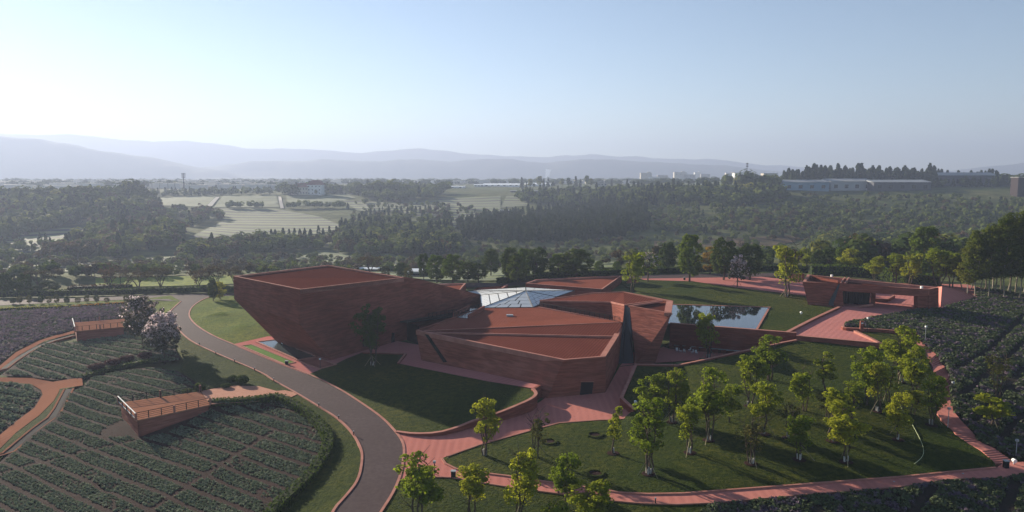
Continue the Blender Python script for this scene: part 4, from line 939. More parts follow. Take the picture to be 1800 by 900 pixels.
def tpl_bare(seed, h=7., wd=7.):
    rg = np.random.default_rng(seed); t = Tree(); b = MB(); C = []
    def grow(p, d, L, r, dep):
        e = p + d * L; limb(b, p, e, r, r * .65, rg, 2, .1)
        if dep == 0: C.append(e); return
        for _ in range(3 if dep > 1 else 3):
            nd = d + rg.normal(0, .42, 3) + np.array([0, 0, .12]); nd /= np.linalg.norm(nd); grow(e, nd, L * rg.uniform(.6, .85), r * .6, dep - 1)
    for k in range(3):
        d = np.array([math.cos(k * 2.1) * .45, math.sin(k * 2.1) * .45, 1]); d /= np.linalg.norm(d); grow(np.array([0, 0, h * .16]), d, h * .25, .17, 4)
    limb(b, (0, 0, -.3), (0, 0, h * .17), .22, .16, rg, 2)
    C = np.array(C); C = np.repeat(C, 3, 0) + rg.normal(0, .3, (len(C) * 3, 3))
    t.crown = qmesh('crown', quads(C, rg.normal(0, 1, C.shape), .26, rg), l_brown); t.trunk = b.mesh('trunk', m_bark)
    t.h = max(C[:, 2].max(), 1); t.w = 2 * np.percentile(np.hypot(C[:, 0], C[:, 1]), 95); return t
BR = [tpl_bare(230 + k) for k in range(3)]
rowlab = 'trees along the road behind the museum'
row = [
 (745,493,446,21,O_d[0],'narrow dark tree first in the row behind the tall hall'),(768,497,449,34,O_m[0],'rounded bright-edged tree second in the row behind the tall hall'),
 (796,498,449,38,O_m[1],'rounded bright tree just left of the small dark bushes behind the hall'),(823,496,460,26,O_d[1],'small dark tree above the little red roof corner'),
 (841,497,462,28,O_d[2],'low dark tree left of the tall oval tree by the yellow verge'),(863,486,438,29,O_d[0],'tall oval dark tree standing alone by the yellow verge'),
 (898,496,436,34,O_d[1],'tall dark tree behind the front pair of oval trees'),(909,498,448,34,O_m[0],'oval tree with sunlit left side above the glass pyramid'),
 (921,490,438,30,O_m[1],'tree top between the oval trees above the glass pyramid'),(943,488,435,38,O_d[2],'large oval dark tree at the right of the clump above the glass pyramid'),
 (981,489,446,36,O_m[0],'round green tree behind the low rear hall'),(1013,489,438,52,O_d[0],'broad dark spreading tree behind the low rear hall'),
 (1053,480,459,17,O_m[1],'little round tree on the verge right of the spreading dark tree'),(1084,479,460,15,O_m[0],'little round tree left of the thin leaning tree'),
 (1112,514,432,40,G1[3],'leaning open-branched tree at the corner of the upper lawn'),
 (1174,479,427,29,O_d[1],'neat dark oval tree behind the upper lawn'),(1212,495,414,42,O_m[1],'tall green tree standing at the edge of the pink parking court'),
 (1248,482,434,32,O_au,'yellow autumn tree between two green trees'),(1272,492,419,44,O_d[2],'dark spreading tree right of the yellow autumn tree'),
 (1318,492,429,44,O_d[0],'wide dark tree behind the white blossom tree'),
 (1416,478,432,20,G1[4],'small light tree right of the tall staked tree'),(1437,484,441,22,O_d[1],'dark column tree beside the gatehouse end'),
 (1457,478,436,30,O_d[2],'dark bushy tree above the left end of the gatehouse'),(1476,484,436,20,O_m[0],'thin tree above the gatehouse roof split'),
 (1493,488,433,40,G1[5],'leafy tree rising above the middle of the gatehouse'),(1516,486,440,30,O_d[0],'dark tree behind the leafy gatehouse tree'),
 (1536,496,447,30,G1[2],'rounded sunlit tree behind the right half of the gatehouse'),(1573,498,443,36,G1[1],'pale green tree behind the right opening of the gatehouse'),
 (1600,503,436,34,G1[3],'narrow yellow-green tree near the pink wedge wall'),(1622,492,400,50,O_m[1],'tall round-topped bright green tree standing over the gatehouse end'),
 (1650,508,436,58,G1[0],'broad light green tree above the pink wedge wall'),(1672,505,440,44,G1[2],'layered light green tree left of the eucalyptus stand'),
 (30,522,493,22,O_d[0],'small dark tree second from the left edge'),(5,522,480,30,O_d[1],'dark tree cut by the left picture edge'),
 (45,522,480,22,O_d[2],'double-topped dark tree near the left edge'),(86,520,495,34,O_d[0],'wide low dark tree left of the street pole'),(64,518,503,14,O_d[1],'tiny dark tree between the double-topped and the wide one'),
 (375,529,491,17,O_d[1],'slim dark tree beside the curve of the road'),(387,526,496,22,tpl_oval(240, mat=l_yellow, n=60),'small bright yellow tree beside the upper left hall corner'),
 (706,490,462,24,O_d[0],'pointed dark tree just above the tall hall roof'),(676,488,468,22,O_ol,'brown bush behind the tall hall roof'),
 (718,496,470,16,O_ol,'pale thin tree left of the white farm wall')]
for x, yb, yt, wpx, t, lab in row:
    g, h, w_ = sizes(x, yb, yt, wpx); put(t, 'roadside_tree', g, h, w_, lab, 'tree', rowlab)
for i, (x, yb, yt, wpx, lab) in enumerate([(70,516,471,42,'bare tree behind the wide low dark tree'),(193,515,469,36,'bare forked tree left of the orange flower bed'),(244,514,471,46,'widest bare tree, twin-trunked, above the yellow field'),
    (283,513,468,40,'bare tree right of the twin-trunked one with a red trunk foot'),(350,512,472,40,'bare rounded tree in the yellow field left of the road bend'),(382,511,463,34,'tall bare tree by the road bend'),
    (414,512,470,28,'bare tree half hidden by the tall hall corner'),(650,484,447,46,'bare rounded tree seen over the tall hall roof'),(1398,480,448,22,'grey bare bush left of the small light tree')]):
    g, h, w_ = sizes(x, yb, yt, wpx); put(BR[i % 3], 'bare_tree', g, h, w_, lab, 'tree', 'leafless trees along the back road')
# eucalyptus stand
def tpl_euc(seed, h=26., wd=8.):
    rg = np.random.default_rng(seed); t = Tree(); b = MB(); cen, rr = [], []
    limb(b, (0, 0, -1), (rg.uniform(-.5, .5), rg.uniform(-.5, .5), h * .93), .22, .05, rg, 7, .05)
    for k in range(95):
        z = rg.uniform(.22, .98) ** .8; zt = (z - .3) / .7; mx = wd / 2 * (1.05 - zt * .65) * min(1, zt * 3 + .2); a = rg.uniform(0, 6.28); q_ = mx * rg.uniform(.3, 1)
        c = (q_ * math.cos(a), q_ * math.sin(a), z * h); cen.append(c); rr.append(rg.uniform(.9, 1.5)); 
        if k % 3 == 0: limb(b, (0, 0, z * h - q_ * .8), c, .07, .02, rg, 2)
    t.crown = qmesh('crown', clumps(cen, rr, 60, .42, rg, .4, .6), leaf_mat('eucalyptus_leaves_%d' % seed if False else 'eucalyptus_leaves', (0.075, 0.105, 0.012), (0.14, 0.15, 0.018), .35, .2, .15)); t.trunk = b.mesh('trunk', m_palebark); t.h, t.w = h, wd
    return t
EU = [tpl_euc(300 + k) for k in range(3)]
for i, (x, yb, yt, wpx) in enumerate([(1700,524,434,34),(1712,526,404,36),(1724,520,416,34),(1737,528,394,38),(1750,522,400,36),(1762,530,377,38),(1775,524,386,36),(1790,532,371,40),(1803,526,380,40),(1818,534,366,42),(1840,536,372,44),(1690,514,446,34),(1708,512,424,34),(1730,512,410,38),(1757,514,392,40),(1785,516,384,40),(1812,520,376,40),(1865,540,370,46),(1745,506,400,40),(1772,508,388,44),(1800,510,380,44)]):
    g, h, w_ = sizes(x, min(yb, 520), yt, wpx)
    g = at(x, yb, 4.8); d = ray(x, yt); h = CH + d.z * g.y / d.y - g.z
    put(EU[i % 3], 'eucalyptus_tree', g, h, w_ * 1.15, 'tall eucalyptus with pale bare trunk in the dark stand at the right edge', 'tree', 'eucalyptus trees in the stand at the right edge')
# staked trees on the upper lawn
def tpl_blossom(seed, dense=1.0, leafm=None, h=5.5, wd=4.2, nb=40, frac=.5):
    rg = np.random.default_rng(seed); t = Tree(); b = MB(); cen, rr = [], []
    limb(b, (0, 0, -.3), (0, 0, h * .45), .14, .08, rg, 3)
    for k in range(nb):
        z = rg.uniform(.28, .95); zt = (z - .22) / .78; mx = wd / 2 * math.sin(math.pi * min(1, zt * .8 + .12)) ** .6; a = rg.uniform(0, 6.28); q_ = mx * rg.uniform(.35, 1)
        c = (q_ * math.cos(a), q_ * math.sin(a), z * h); cen.append(c); rr.append(rg.uniform(.28, .5) * wd / 4.2)
        if k % 2 == 0: limb(b, (0, 0, h * rg.uniform(.25, .45)), c, .05, .015, rg, 2)
    P = clumps(cen, rr, int(38 * dense), .26 * (wd / 4.2) ** .5, rg, .3, .4); t.trunk = b.mesh('trunk', m_bark); t.h, t.w = h, wd
    Q = P.reshape(-1, 4, 3); cz = Q.mean(1); 
    keep = rg.random(len(Q)) < frac * np.clip((cz[:, 2] / h - .38) * 2.2, 0.05, 1); t.crown = qmesh('leaves', Q[~keep].reshape(-1, 3), leafm or l_mag); t.bloom = qmesh('blossom', Q[keep].reshape(-1, 3), l_flower) if keep.any() else None
    return t
BM = tpl_blossom(400, 1.5, None, 11, 8, 120, .75); BM2 = tpl_blossom(401, 1.5, None, 11, 8, 120, .30); BW = tpl_blossom(402, 1.0, None, 5.5, 4.2, 46, .75); BP = tpl_blossom(403, 1.0, l_mid, 5.5, 4.2, 46, .30)
def put_b(t, *a, **k):
    e = put(t, *a, **k)
    if t.bloom:
        c = [o for o in e.children if o.name.startswith('crown')][0]; o = link('blossom', t.bloom, e); o.scale = c.scale
    return e
g, h, w_ = sizes(289, 641, 546, 56); put_b(BM, 'blossom_tree', g, h, w_, 'large tree with pinkish white blossom on its sunlit top by the road', 'tree', 'blossoming trees beside the crop rows')
g, h, w_ = sizes(252, 612, 519, 60); put_b(BM2, 'blossom_tree', g, h, w_, 'large darker tree with sparse pink blossom behind the brighter blossom tree', 'tree', 'blossoming trees beside the crop rows')
g, h, w_ = sizes(1296, 505, 447, 34); put_b(BW, 'blossom_tree', g, h, w_, 'small white blossoming tree held by stakes at the parking court', 'tree', poles=4)
g, h, w_ = sizes(1139, 495, 441, 42); put_b(BP, 'blossom_tree', g, h, w_, 'pale speckled tree with pinkish flowers at the corner of the upper lawn', 'tree')
g, h, w_ = sizes(1382, 522, 418, 50); put(G1[3], 'lawn_tree', g, h, w_, 'tall staked tree with white trunk foot left of the gatehouse', 'tree', white=1, poles=4)
# shrubs
def tpl_ball(seed, mat, stalk=.3, r=.9):
    rg = np.random.default_rng(seed); t = Tree(); b = MB().tube([(0, 0, -.2), (0, 0, r * .9 + stalk)], [.1, .07], 5)
    d = rg.normal(0, 1, (900, 3)); d /= np.linalg.norm(d, axis=1)[:, None]; C = d * r * rg.uniform(.75, 1.04, 900)[:, None]; C[:, 2] = C[:, 2] * .85 + r * .8 + stalk
    t.crown = qmesh('foliage', quads(C, d, .22, rg), mat); t.trunk = b.mesh('stem', m_bark); t.h, t.w = 1.65 * r + stalk, 2 * r; return t
SR = tpl_ball(500, l_red); SG = tpl_ball(501, l_dark, .1)
for x, y, yt, w_, lab in [(170,650,639,24,'dark red ball shrub at the left end of its row'),(199,643,631,23,'dark red ball shrub second from the left in its row'),(223,635,625,22,'dark red ball shrub third from the left, just beyond the wide one'),(255,631,619,21,'dark red ball shrub nearest the blossom tree, on a visible stem')]:
    g, h, ww = sizes(x, y, yt, w_); put(SR, 'ball_shrub', g, h, ww, lab, 'shrub', 'clipped shrubs by the crop rows')
for x, y, yt, w_, lab in [(409,671,660,15,'smaller round green shrub on the lawn by the gravel path'),(426,675,660,20,'larger round green shrub on the lawn by the gravel path'),(352,689,673,19,'round dark shrub behind the far end of the deck railing'),(331,690,684,19,'low dark shrub left of the round one behind the deck'),(397,681,674,15,'flat low green shrub below the two round shrubs')]:
    g, h, ww = sizes(x, y, yt, w_); put(SG, 'ball_shrub', g, h, ww, lab, 'shrub', 'clipped shrubs by the crop rows')
for i, x in enumerate((23,35,52,72,86,100,118,137,153,170,188,222)):
    g, h, ww = sizes(x, 534 - (x > 150) * 2, 520 + rnd.randint(-2, 3), 9); put(O_ol if i % 3 else O_d[0], 'verge_sapling', g, h, ww, 'small sapling on the grass strip between the back road and the purple field', 'tree', 'saplings between the back road and the purple field')
# ---------------------------------------------------------------- hedges
def hedge(pts, w_, h, label, mat=None, name='hedge', dens=14, leaf=.28, seed=1):
    rg = np.random.default_rng(seed); o = empty(name, pts[0].copy(), label, 'hedge')
    MB().strip(pts, w_ * .8, h * .88, 0, .4).build('hedge_core', m_hcore, o)
    C, N = [], []
    for a, b in zip(pts, pts[1:]):
        L = (b - a).length; n = max(6, int(L * dens * (w_ + 2 * h))); d = (b - a).normalized(); nn = Vector((-d.y, d.x, 0))
        f = rg.random(n); s = rg.uniform(-1, 1, n) * (w_ / 2 + h)
        for k in range(n):
            p = a.lerp(b, f[k]); 
            if abs(s[k]) < w_ / 2: q_ = p + nn * s[k] + UP * (h * rg.uniform(.92, 1.08)); m_ = (0, 0, 1)
            else: sg = 1 if s[k] > 0 else -1; q_ = p + nn * (w_ / 2 * sg * rg.uniform(.9, 1.12)) + UP * (abs(s[k]) - w_ / 2); m_ = tuple(nn * sg)
            C.append(tuple(q_ - pts[0])); N.append(m_)
    me = qmesh('foliage', quads(np.array(C), np.array(N, float), leaf, rg), mat or l_hedge); link('foliage', me, o); return o
m_hcore = M('hedge_core', (0.02, 0.03, 0.01))
hp = chaikin([at(x, y, z) for x, y, z in [(369,712,-.7),(400,711,-.5),(450,708,-.4),(487,701,-.25),(510,712,-.3),(535,727,-.4),(560,748,-.5),(572,765,-.5),(577,780,-.5),(573,803,-.6),(558,828,-.7),(537,852,-.9),(509,878,-1),(480,905,-1.2),(440,945,-1.4)]], 1)
hedge(hp, 1.5, 1.1, 'long clipped green hedge curving between the crop rows and the roadside lawn')
hedge([at(x, y, z) for x, y, z in [(146,664,-2.8),(180,654,-2.6),(215,645,-2.2),(250,638,-1.8),(280,634,-1.4)]], 1.2, .6, 'low green strip of clipped hedge under the dark red ball shrubs', seed=2)
hedge([at(x, y, z) for x, y, z in [(0,520,-1.6),(140,517,-1.3),(240,515,-.6),(300,512.5,.2),(372,511,.6),(415,512,.6)]], 2.5, 1.6, 'dark hedge along the far side of the back road on the left', l_dark, dens=3, leaf=.6, seed=3)
hedge([at(x, y, z) for x, y, z in [(875,497,3.8),(960,488,4.8),(1094,481,5.5),(1200,478,5.5),(1300,473,5.5),(1372,475,5.5),(1420,478,5.5)]], 3, 1.8, 'dark hedge along the far side of the road behind the upper lawn', l_dark, dens=3, leaf=.6, seed=4)
hedge([at(x, y, z) for x, y, z in [(1425,482,5.5),(1480,483,5.5),(1540,488,5.5),(1600,498,5.5),(1650,502,5.5)]], 3.5, 3.4, 'tall green hedge behind the gatehouse', l_mid, dens=2.5, leaf=.6, seed=5)
hedge([at(x, y, z) for x, y, z in [(125,540,-1.6),(180,536,-1.3),(244,532,-.8),(262,534,-.8)]], 1.4, .5, 'orange flower bed edging the purple field', l_orange, 'flower_bed', dens=8, leaf=.35, seed=6)
hedge([at(x, y, z) for x, y, z in [(-60,544.5,-2.1),(0,544,-2),(66,541,-1.8),(120,540,-1.6)]], 1.4, .5, 'yellow flower bed at the left edge of the purple field', l_yellow, 'flower_bed', dens=8, leaf=.35, seed=7)
hedge([at(x, y, z) for x, y, z in [(120,515,-1.3),(150,513,-1.2),(230,511,-.6)]], 3, 2.4, 'brownish bushy hedge below the bare trees', l_brown, dens=2, leaf=.6, seed=8)
# ---------------------------------------------------------------- crop rows
def inside(poly, x, y):
    c = np.zeros(len(x), bool); j = len(poly) - 1
    for i in range(len(poly)):
        xi, yi = poly[i]; xj, yj = poly[j]
        if yi != yj: c ^= ((yi > y) != (yj > y)) & (x < (xj - xi) * (y - yi) / (yj - yi) + xi)
        j = i
    return c
def dseg(x, y, a, b):
    ax, ay, bx, by = a.x, a.y, b.x, b.y; t = np.clip(((x - ax) * (bx - ax) + (y - ay) * (by - ay)) / ((bx - ax) ** 2 + (by - ay) ** 2), 0, 1)
    return np.hypot(x - ax - t * (bx - ax), y - ay - t * (by - ay))
def rows(name, P, ang_, pitch, width, lines, step, size, mat, label, cuts=(), cutw=.6, bend=0., seed=1, holes=(), nq=6, gap=0.05, hh=.5, edge=.5, ymax=1e9, grp=None, lf=.62):
    """planting in parallel beds: each bed has several lines of leafy tufts"""
    rg = np.random.default_rng(seed); ca, sa = math.cos(ang_), math.sin(ang_)
    xs = np.array([p.x for p in P]); ys = np.array([p.y for p in P]); cx, cy_ = xs.mean(), ys.mean(); Rm = np.hypot(xs - cx, ys - cy_).max()
    u = np.arange(-Rm, Rm, step); vv = []
    for k in range(int(-Rm / pitch), int(Rm / pitch) + 1):
        for l_ in range(lines): vv.append(k * pitch + (l_ + .5) / lines * width)
    U, Vv = np.meshgrid(u, np.array(vv)); U = U.ravel() + rg.uniform(-.3, .3, U.size) * step; Vv = Vv.ravel() + rg.uniform(-.16, .16, U.size) * (width / lines)
    Vv = Vv + bend * np.sin(U * .035 + 1) + .09 * np.sin(U * .21 + Vv)
    x = cx + U * ca - Vv * sa; y = cy_ + U * sa + Vv * ca
    ok = inside([(p.x, p.y) for p in P], x, y) & (rg.random(len(x)) > gap) & (y < ymax) & (y > 60)
    pat = np.sin(x * .31 + 2) * np.sin(y * .27) + .5 * np.sin(x * .9) * np.sin(y * .7 + 1); ok &= ~((pat > .75) & (rg.random(len(x)) < .5))
    for a, b in cuts: ok &= dseg(x, y, a, b) > cutw
    for c, r_ in holes: ok &= np.hypot(x - c.x, y - c.y) > r_
    for i in range(len(P)): ok &= dseg(x, y, P[i], P[(i + 1) % len(P)]) > edge
    ok &= np.abs(x) < y * .92 + 12
    x, y = x[ok], y[ok]; z = np.array([gz(a, b) for a, b in zip(x, y)]); n = len(x)
    s = size * rg.uniform(.7, 1.25, n); C = np.repeat(np.stack([x, y, z], 1), nq, 0); S_ = np.repeat(s, nq)
    d = rg.normal(0, 1, (n * nq, 3)); d[:, 2] = np.abs(d[:, 2]) * .9 + .15; d /= np.linalg.norm(d, axis=1)[:, None]
    C = C + d * (S_ * .5)[:, None] * np.array([1, 1, 2 * hh]); 
    o = link(name, qmesh(name, quads(C, d, 1, rg, 1, .4) if False else qs(C, d, S_ * lf, rg), mat)); tag(o, label, 'crop', grp, 'stuff'); return o
def qs(C, N, sz, rg):
    n = len(C); N = N + rg.normal(0, .45, (n, 3)); N /= np.linalg.norm(N, axis=1)[:, None]; T = np.cross(N, rg.normal(0, 1, (n, 3))); T /= np.linalg.norm(T, axis=1)[:, None] + 1e-9
    B = np.cross(N, T); s = (sz * rg.uniform(.7, 1.3, n))[:, None] / 2
    return np.stack([C - T * s - B * s * .6, C + T * s * .4 - B * s, C + T * s + B * s * .5, C - T * s * .4 + B * s], 1).reshape(-1, 3)
AN = math.atan2(-18, 25)
cutsA = [(at(55,819,-4), at(172,789,-3.3)), (at(172,789,-3.3), at(236,775,-3)), (at(258,905,-3), at(425,797,-1.9)), (at(425,797,-1.9), at(480,760,-1.3)), (at(0,838,-4.6), at(57,818,-4.2))]
deck_c = [((dA[0] + dA[3]) / 2, 4.2), ((dA[0] + dA[1]) / 2 * .5 + (dA[2] + dA[3]) / 4, 5.5), ((dA[1] + dA[2]) / 2, 4), (dA[0].lerp(dA[2], .35), 5.5), (dA[0].lerp(dA[2], .7), 5), (at(262,760,-3), 1.5)]
rows('crop_rows', F_main, AN, 3.1, 2.35, 5, .30, .40, l_grey, 'long beds of grey-green plants on red soil in the lower left field', cutsA, .55, 1.2, 1, deck_c, gap=.05, nq=6, hh=.4, lf=.6)
rows('crop_rows', F_mid, AN, 3.1, 2.1, 4, .5, .55, l_grey, 'beds of grey-green plants between the two curved left paths', (), .5, 1.0, 2, gap=.08)
rows('flower_rows', F_up, AN + .28, 3.2, 2.9, 4, .7, .8, l_lav2, 'field of dull purple flower rows beyond the farther viewing deck', (), .5, 1.5, 3)
rows('crop_rows', F_patch, AN + .2, 3.0, 2.4, 3, .6, .75, l_grey, 'small crop patch enclosed by the looping terracotta path', (), .5, .5, 4)
cutR = [(at(1800,556,4.6), at(1745,612,4)), (at(1745,612,4), at(1680,655,2.8)), (at(1800,605,3.6), at(1750,650,3)), (at(1750,650,3), at(1690,700,2)), (at(1800,650,2.6), at(1752,705,1.8)), (at(1752,705,1.8), at(1715,745,1.2)), (at(1800,732,1), at(1765,772,.6)), (at(1740,650,3), at(1790,690,2.2)), (at(1727,625,3.6), at(1780,680,2.4))]
rows('lavender_bushes', F_right, R(62), 2.6, 2.6, 4, .6, .95, l_lav, 'rounded grey-purple lavender bushes covering the slope right of the stairway', cutR, .8, .6, 5, nq=14, gap=.02, hh=.6, edge=.15, lf=.42)
cutL = [(at(1560,955,-1), at(1640,860,-.3)), (at(1740,960,-1), at(1785,850,-.2)), (at(1380,960,-1), at(1440,895,-.4)), (at(1500,930,-.6), at(1700,930,-.6))]
rows('lavender_bushes', F_low, R(60), 2.4, 2.4, 5, .42, .7, l_lav, 'rounded grey-green bushes in the near field below the pink path', cutL, .8, .6, 6, nq=12, gap=.02, hh=.6, edge=.3, lf=.42)
# ================================================================= FAR WOODS
def tpl_far(seed, kind, n=150, leaf=1.5, h=9., wd=8.):
    rg = np.random.default_rng(seed); t = Tree()
    if kind == 'con':
        z = rg.uniform(.05, 1, n) ** .9; r_ = wd / 2 * (1 - z) ** .8 * rg.uniform(.75, 1.05, n) + .15; a = rg.uniform(0, 6.28, n)
        C = np.stack([r_ * np.cos(a), r_ * np.sin(a), z * h], 1); N = np.stack([np.cos(a), np.sin(a), np.full(n, .5)], 1)
    else:
        L = [(rg.uniform(-.25, .25) * wd, rg.uniform(-.25, .25) * wd, rg.uniform(.4, .72) * h, rg.uniform(.22, .34) * wd) for _ in range(6)]; C, N = [], []
        for k in range(n):
            l_ = L[k % 6]; d = rg.normal(0, 1, 3); d /= np.linalg.norm(d); C.append(np.array(l_[:3]) + d * l_[3] * rg.uniform(.8, 1.05) * np.array([1, 1, .9])); N.append(d + np.array([0, 0, .3]))
        C, N = np.array(C), np.array(N); C[:, 2] = np.clip(C[:, 2], .1 * h, None)
    t.P = quads(C, N, leaf, rg, 1, .35); t.h = C[:, 2].max() + leaf * .3; t.w = wd; return t
def with_trunk(t, mat, name):
    b = MB().tube([(0, 0, -1), (0, 0, t.h * .5)], [.3, .12], 4); tm = b.mesh('x', m_bark); bm = bmesh.new(); bm.from_mesh(tm); nT = len(bm.faces)
    tv = np.array([v.co[:] for v in tm.vertices]); P = t.P; V = np.vstack([P, tv]); f = [tuple(range(i, i + 4)) for i in range(0, len(P), 4)] + [tuple(len(P) + k for k in p.vertices) for p in tm.polygons]
    me = bpy.data.meshes.new(name); me.from_pydata([tuple(v) for v in V], [], f); me.materials.append(mat); me.materials.append(m_bark)
    for p in list(me.polygons)[len(P) // 4:]: p.material_index = 1
    bm.free(); me.update(); return me
FT = {}
FT['con'] = [with_trunk(t, l_con, 'conifer') for t in (tpl_far(600, 'con', 130, 1.3, 9, 4.2), tpl_far(601, 'con', 150, 1.4, 9, 5.0))]
FT['bro'] = [with_trunk(tpl_far(610 + k, 'bro', 170, 1.7, 8, 9), l_far, 'broadleaf') for k in range(3)]
FT['brn'] = [with_trunk(tpl_far(620 + k, 'bro', 140, 1.5, 8, 9), l_brown, 'brown_tree') for k in range(2)]
FT['lig'] = [with_trunk(tpl_far(630 + k, 'bro', 150, 1.5, 8, 9), leaf_mat('far_light_leaves', (0.11, 0.14, 0.035), (0.08, 0.105, 0.028), .3, .25, .05), 'light_tree') for k in range(2)]
FT['pop'] = [with_trunk(tpl_far(640, 'con', 110, 1.4, 9, 3.4), l_con, 'column_tree'), with_trunk(tpl_far(641, 'bro', 120, 1.2, 9, 4), l_far, 'column_tree')]
NAMES = {'con': 'conifer_tree', 'bro': 'broadleaf_tree', 'brn': 'brown_tree', 'lig': 'pale_green_tree', 'pop': 'column_tree'}
LAB = {'con': 'dark pointed conifer in the woods across the valley', 'bro': 'dark round broadleaf tree in the woods across the valley', 'brn': 'brownish half-bare tree in the woods across the valley', 'lig': 'paler green tree scattered across the valley', 'pop': 'slender upright tree on the far ridge'}
GRP = {'con': 'conifers across the valley', 'bro': 'dark broadleaf trees across the valley', 'brn': 'brownish trees across the valley', 'lig': 'pale green trees across the valley', 'pop': 'slender trees on the far ridge'}
spots = {k: [] for k in FT}
rf = random.Random(5)
def wood(poly, n, mixk, hmin, hmax):
    xs = [p[0] for p in poly]; ys = [p[1] for p in poly]; c = 0; tries = 0
    while c < n and tries < n * 30:
        tries += 1; x = rf.uniform(min(xs), max(xs)); y = rf.uniform(min(ys), max(ys)); ins = False; j = len(poly) - 1
        for i in range(len(poly)):
            if (poly[i][1] > y) != (poly[j][1] > y) and x < (poly[j][0] - poly[i][0]) * (y - poly[i][1]) / (poly[j][1] - poly[i][1]) + poly[i][0]: ins = not ins
            j = i
        if not ins: continue
        g = gp(x, y)
        if g is None: continue
        c += 1; k = rf.choices([m[0] for m in mixk], [m[1] for m in mixk])[0]; h = rf.uniform(hmin, hmax) * (1.15 if rf.random() < .15 else 1)
        if k == 'con' and len(mixk) > 1: h *= 1.2
        spots[k].append((g, h, rf.uniform(0, 6.28), rf.uniform(.85, 1.15)))
D_ = (('bro', 6), ('con', 1.5), ('brn', 1.4), ('lig', .6))
wood([(0,352),(100,347),(200,347),(268,354),(287,374),(240,386),(150,392),(60,410),(0,424)], 450, (('bro', 8), ('brn', 1), ('con', 1)), 8, 14)
wood([(170,388),(300,374),(372,372),(396,386),(330,402),(312,430),(260,442),(200,456),(100,456),(60,460),(110,440),(150,415)], 300, (('bro', 5), ('con', 1), ('brn', 2.2)), 7, 11)
wood([(310,448),(400,428),(500,424),(620,432),(700,440),(715,450),(640,452),(560,440),(420,450),(320,462)], 220, D_, 6, 10)
wood([(597,400),(700,384),(790,393),(803,420),(803,452),(700,447),(620,443),(590,425)], 330, (('bro', 5), ('con', 3), ('brn', .8), ('lig', .8)), 7, 11)
wood([(480,339),(560,336),(700,331),(745,334),(785,338),(770,350),(700,356),(640,350),(620,342),(500,344)], 260, (('bro', 5), ('con', 1)), 9, 14)
wood([(210,342),(300,338),(480,336),(480,343),(390,344),(280,347)], 130, (('bro', 3), ('con', 1)), 6, 9)
wood([(803,400),(850,386),(950,374),(1000,367),(1080,362),(1135,367),(1143,402),(1090,418),(950,428),(880,428),(805,420)], 900, (('con', 1),), 8, 12)
wood([(905,343),(1140,336),(1140,362),(1000,366),(960,360),(920,360)], 330, (('bro', 3), ('con', 2), ('lig', .4)), 7, 12)
wood([(1020,350),(1120,338),(1270,342),(1370,340),(1372,348),(1300,362),(1200,360),(1100,366)], 520, (('bro', 4), ('con', 2)), 8, 15)
wood([(1376,326),(1500,322),(1640,323),(1640,329),(1380,331)], 150, (('con', 1),), 15, 24)
wood([(1640,318),(1800,316),(1800,330),(1640,330)], 80, (('con', 2), ('bro', 1)), 8, 14)
wood([(1130,352),(1375,345),(1500,347),(1640,346),(1800,354),(1800,424),(1700,436),(1500,430),(1300,412),(1130,410)], 1250, (('bro', 6), ('lig', 2.6), ('brn', 1.8), ('con', .8)), 3.5, 7)
wood([(1100,412),(1300,414),(1500,432),(1800,424),(1800,478),(1500,476),(1100,472)], 210, (('bro', 6), ('lig', 2), ('brn', 2.2)), 4, 7.5)
wood([(1440,425),(1800,415),(1800,470),(1440,470)], 170, (('bro', 6), ('brn', 1.2), ('lig', 1)), 8, 12)
wood([(780,425),(1000,430),(1140,420),(1130,470),(780,474)], 330, (('bro', 5), ('lig', 1.6), ('brn', 3)), 2.5, 5.5)
wood([(600,355),(780,360),(880,375),(800,395),(700,382),(620,385)], 150, (('bro', 3), ('brn', 2), ('con', 1)), 3, 7)
wood([(0,456),(300,462),(560,452),(780,462),(900,476),(600,486),(300,486),(0,494)], 380, (('bro', 4), ('brn', 4), ('lig', 1)), 2.5, 6)
wood([(-380,352),(0,352),(0,430),(-380,440)], 330, (('bro', 6), ('brn', 1)), 8, 13); wood([(-380,450),(0,456),(0,490),(-380,500)], 130, D_, 3, 7); wood([(1800,345),(2150,340),(2150,480),(1800,470)], 420, (('bro', 6), ('lig', 2), ('brn', 1)), 6, 10)
wood([(0,418),(60,410),(120,440),(60,462),(0,470)], 60, D_, 3, 7)
wood([(100,470),(420,462),(620,470),(620,482),(100,488)], 90, (('bro', 1), ('brn', 2)), 3, 6)
for a, b, n, k in (((636,383),(762,372),16,'con'), ((505,366),(610,366),14,'bro'), ((400,366),(470,366),8,'bro'), ((760,405),(800,402),6,'con'), ((455,423),(600,415),14,'con')):
    for i in range(n):
        g = gp(a[0] + (b[0] - a[0]) * i / n + rf.uniform(-2, 2), a[1] + (b[1] - a[1]) * i / n + rf.uniform(-1, 1)); spots[k].append((g, rf.uniform(7, 10), rf.uniform(0, 6), 1))
def at_ridge(x, yb, yt, k='pop'):
    g = gp(x, yb); d = ray(x, yt); h = CH + d.z * g.y / d.y - g.z; spots[k].append((g, h, rf.uniform(0, 6), 1.0))
for x, yb, yt in ((917,332,311),(925,333,319),(933,333,314),(938,332,322),(950,332,309),(956,332,314),(963,330,310),(972,332,318),(988,330,313),(1000,332,312),(1012,331,309),(1020,331,314),(1032,330,308),(1038,331,313),(1075,330,316),(1170,340,320),(1183,342,312),(1210,340,318),(1240,338,316),(1102,334,314)): at_ridge(x, yb, yt)
for x, yb, yt in ((1275,330,305),(1312,332,296),(1320,332,300),(1300,332,306),(1345,332,305),(1352,332,309),(1362,332,306)): at_ridge(x, yb, yt, 'bro')
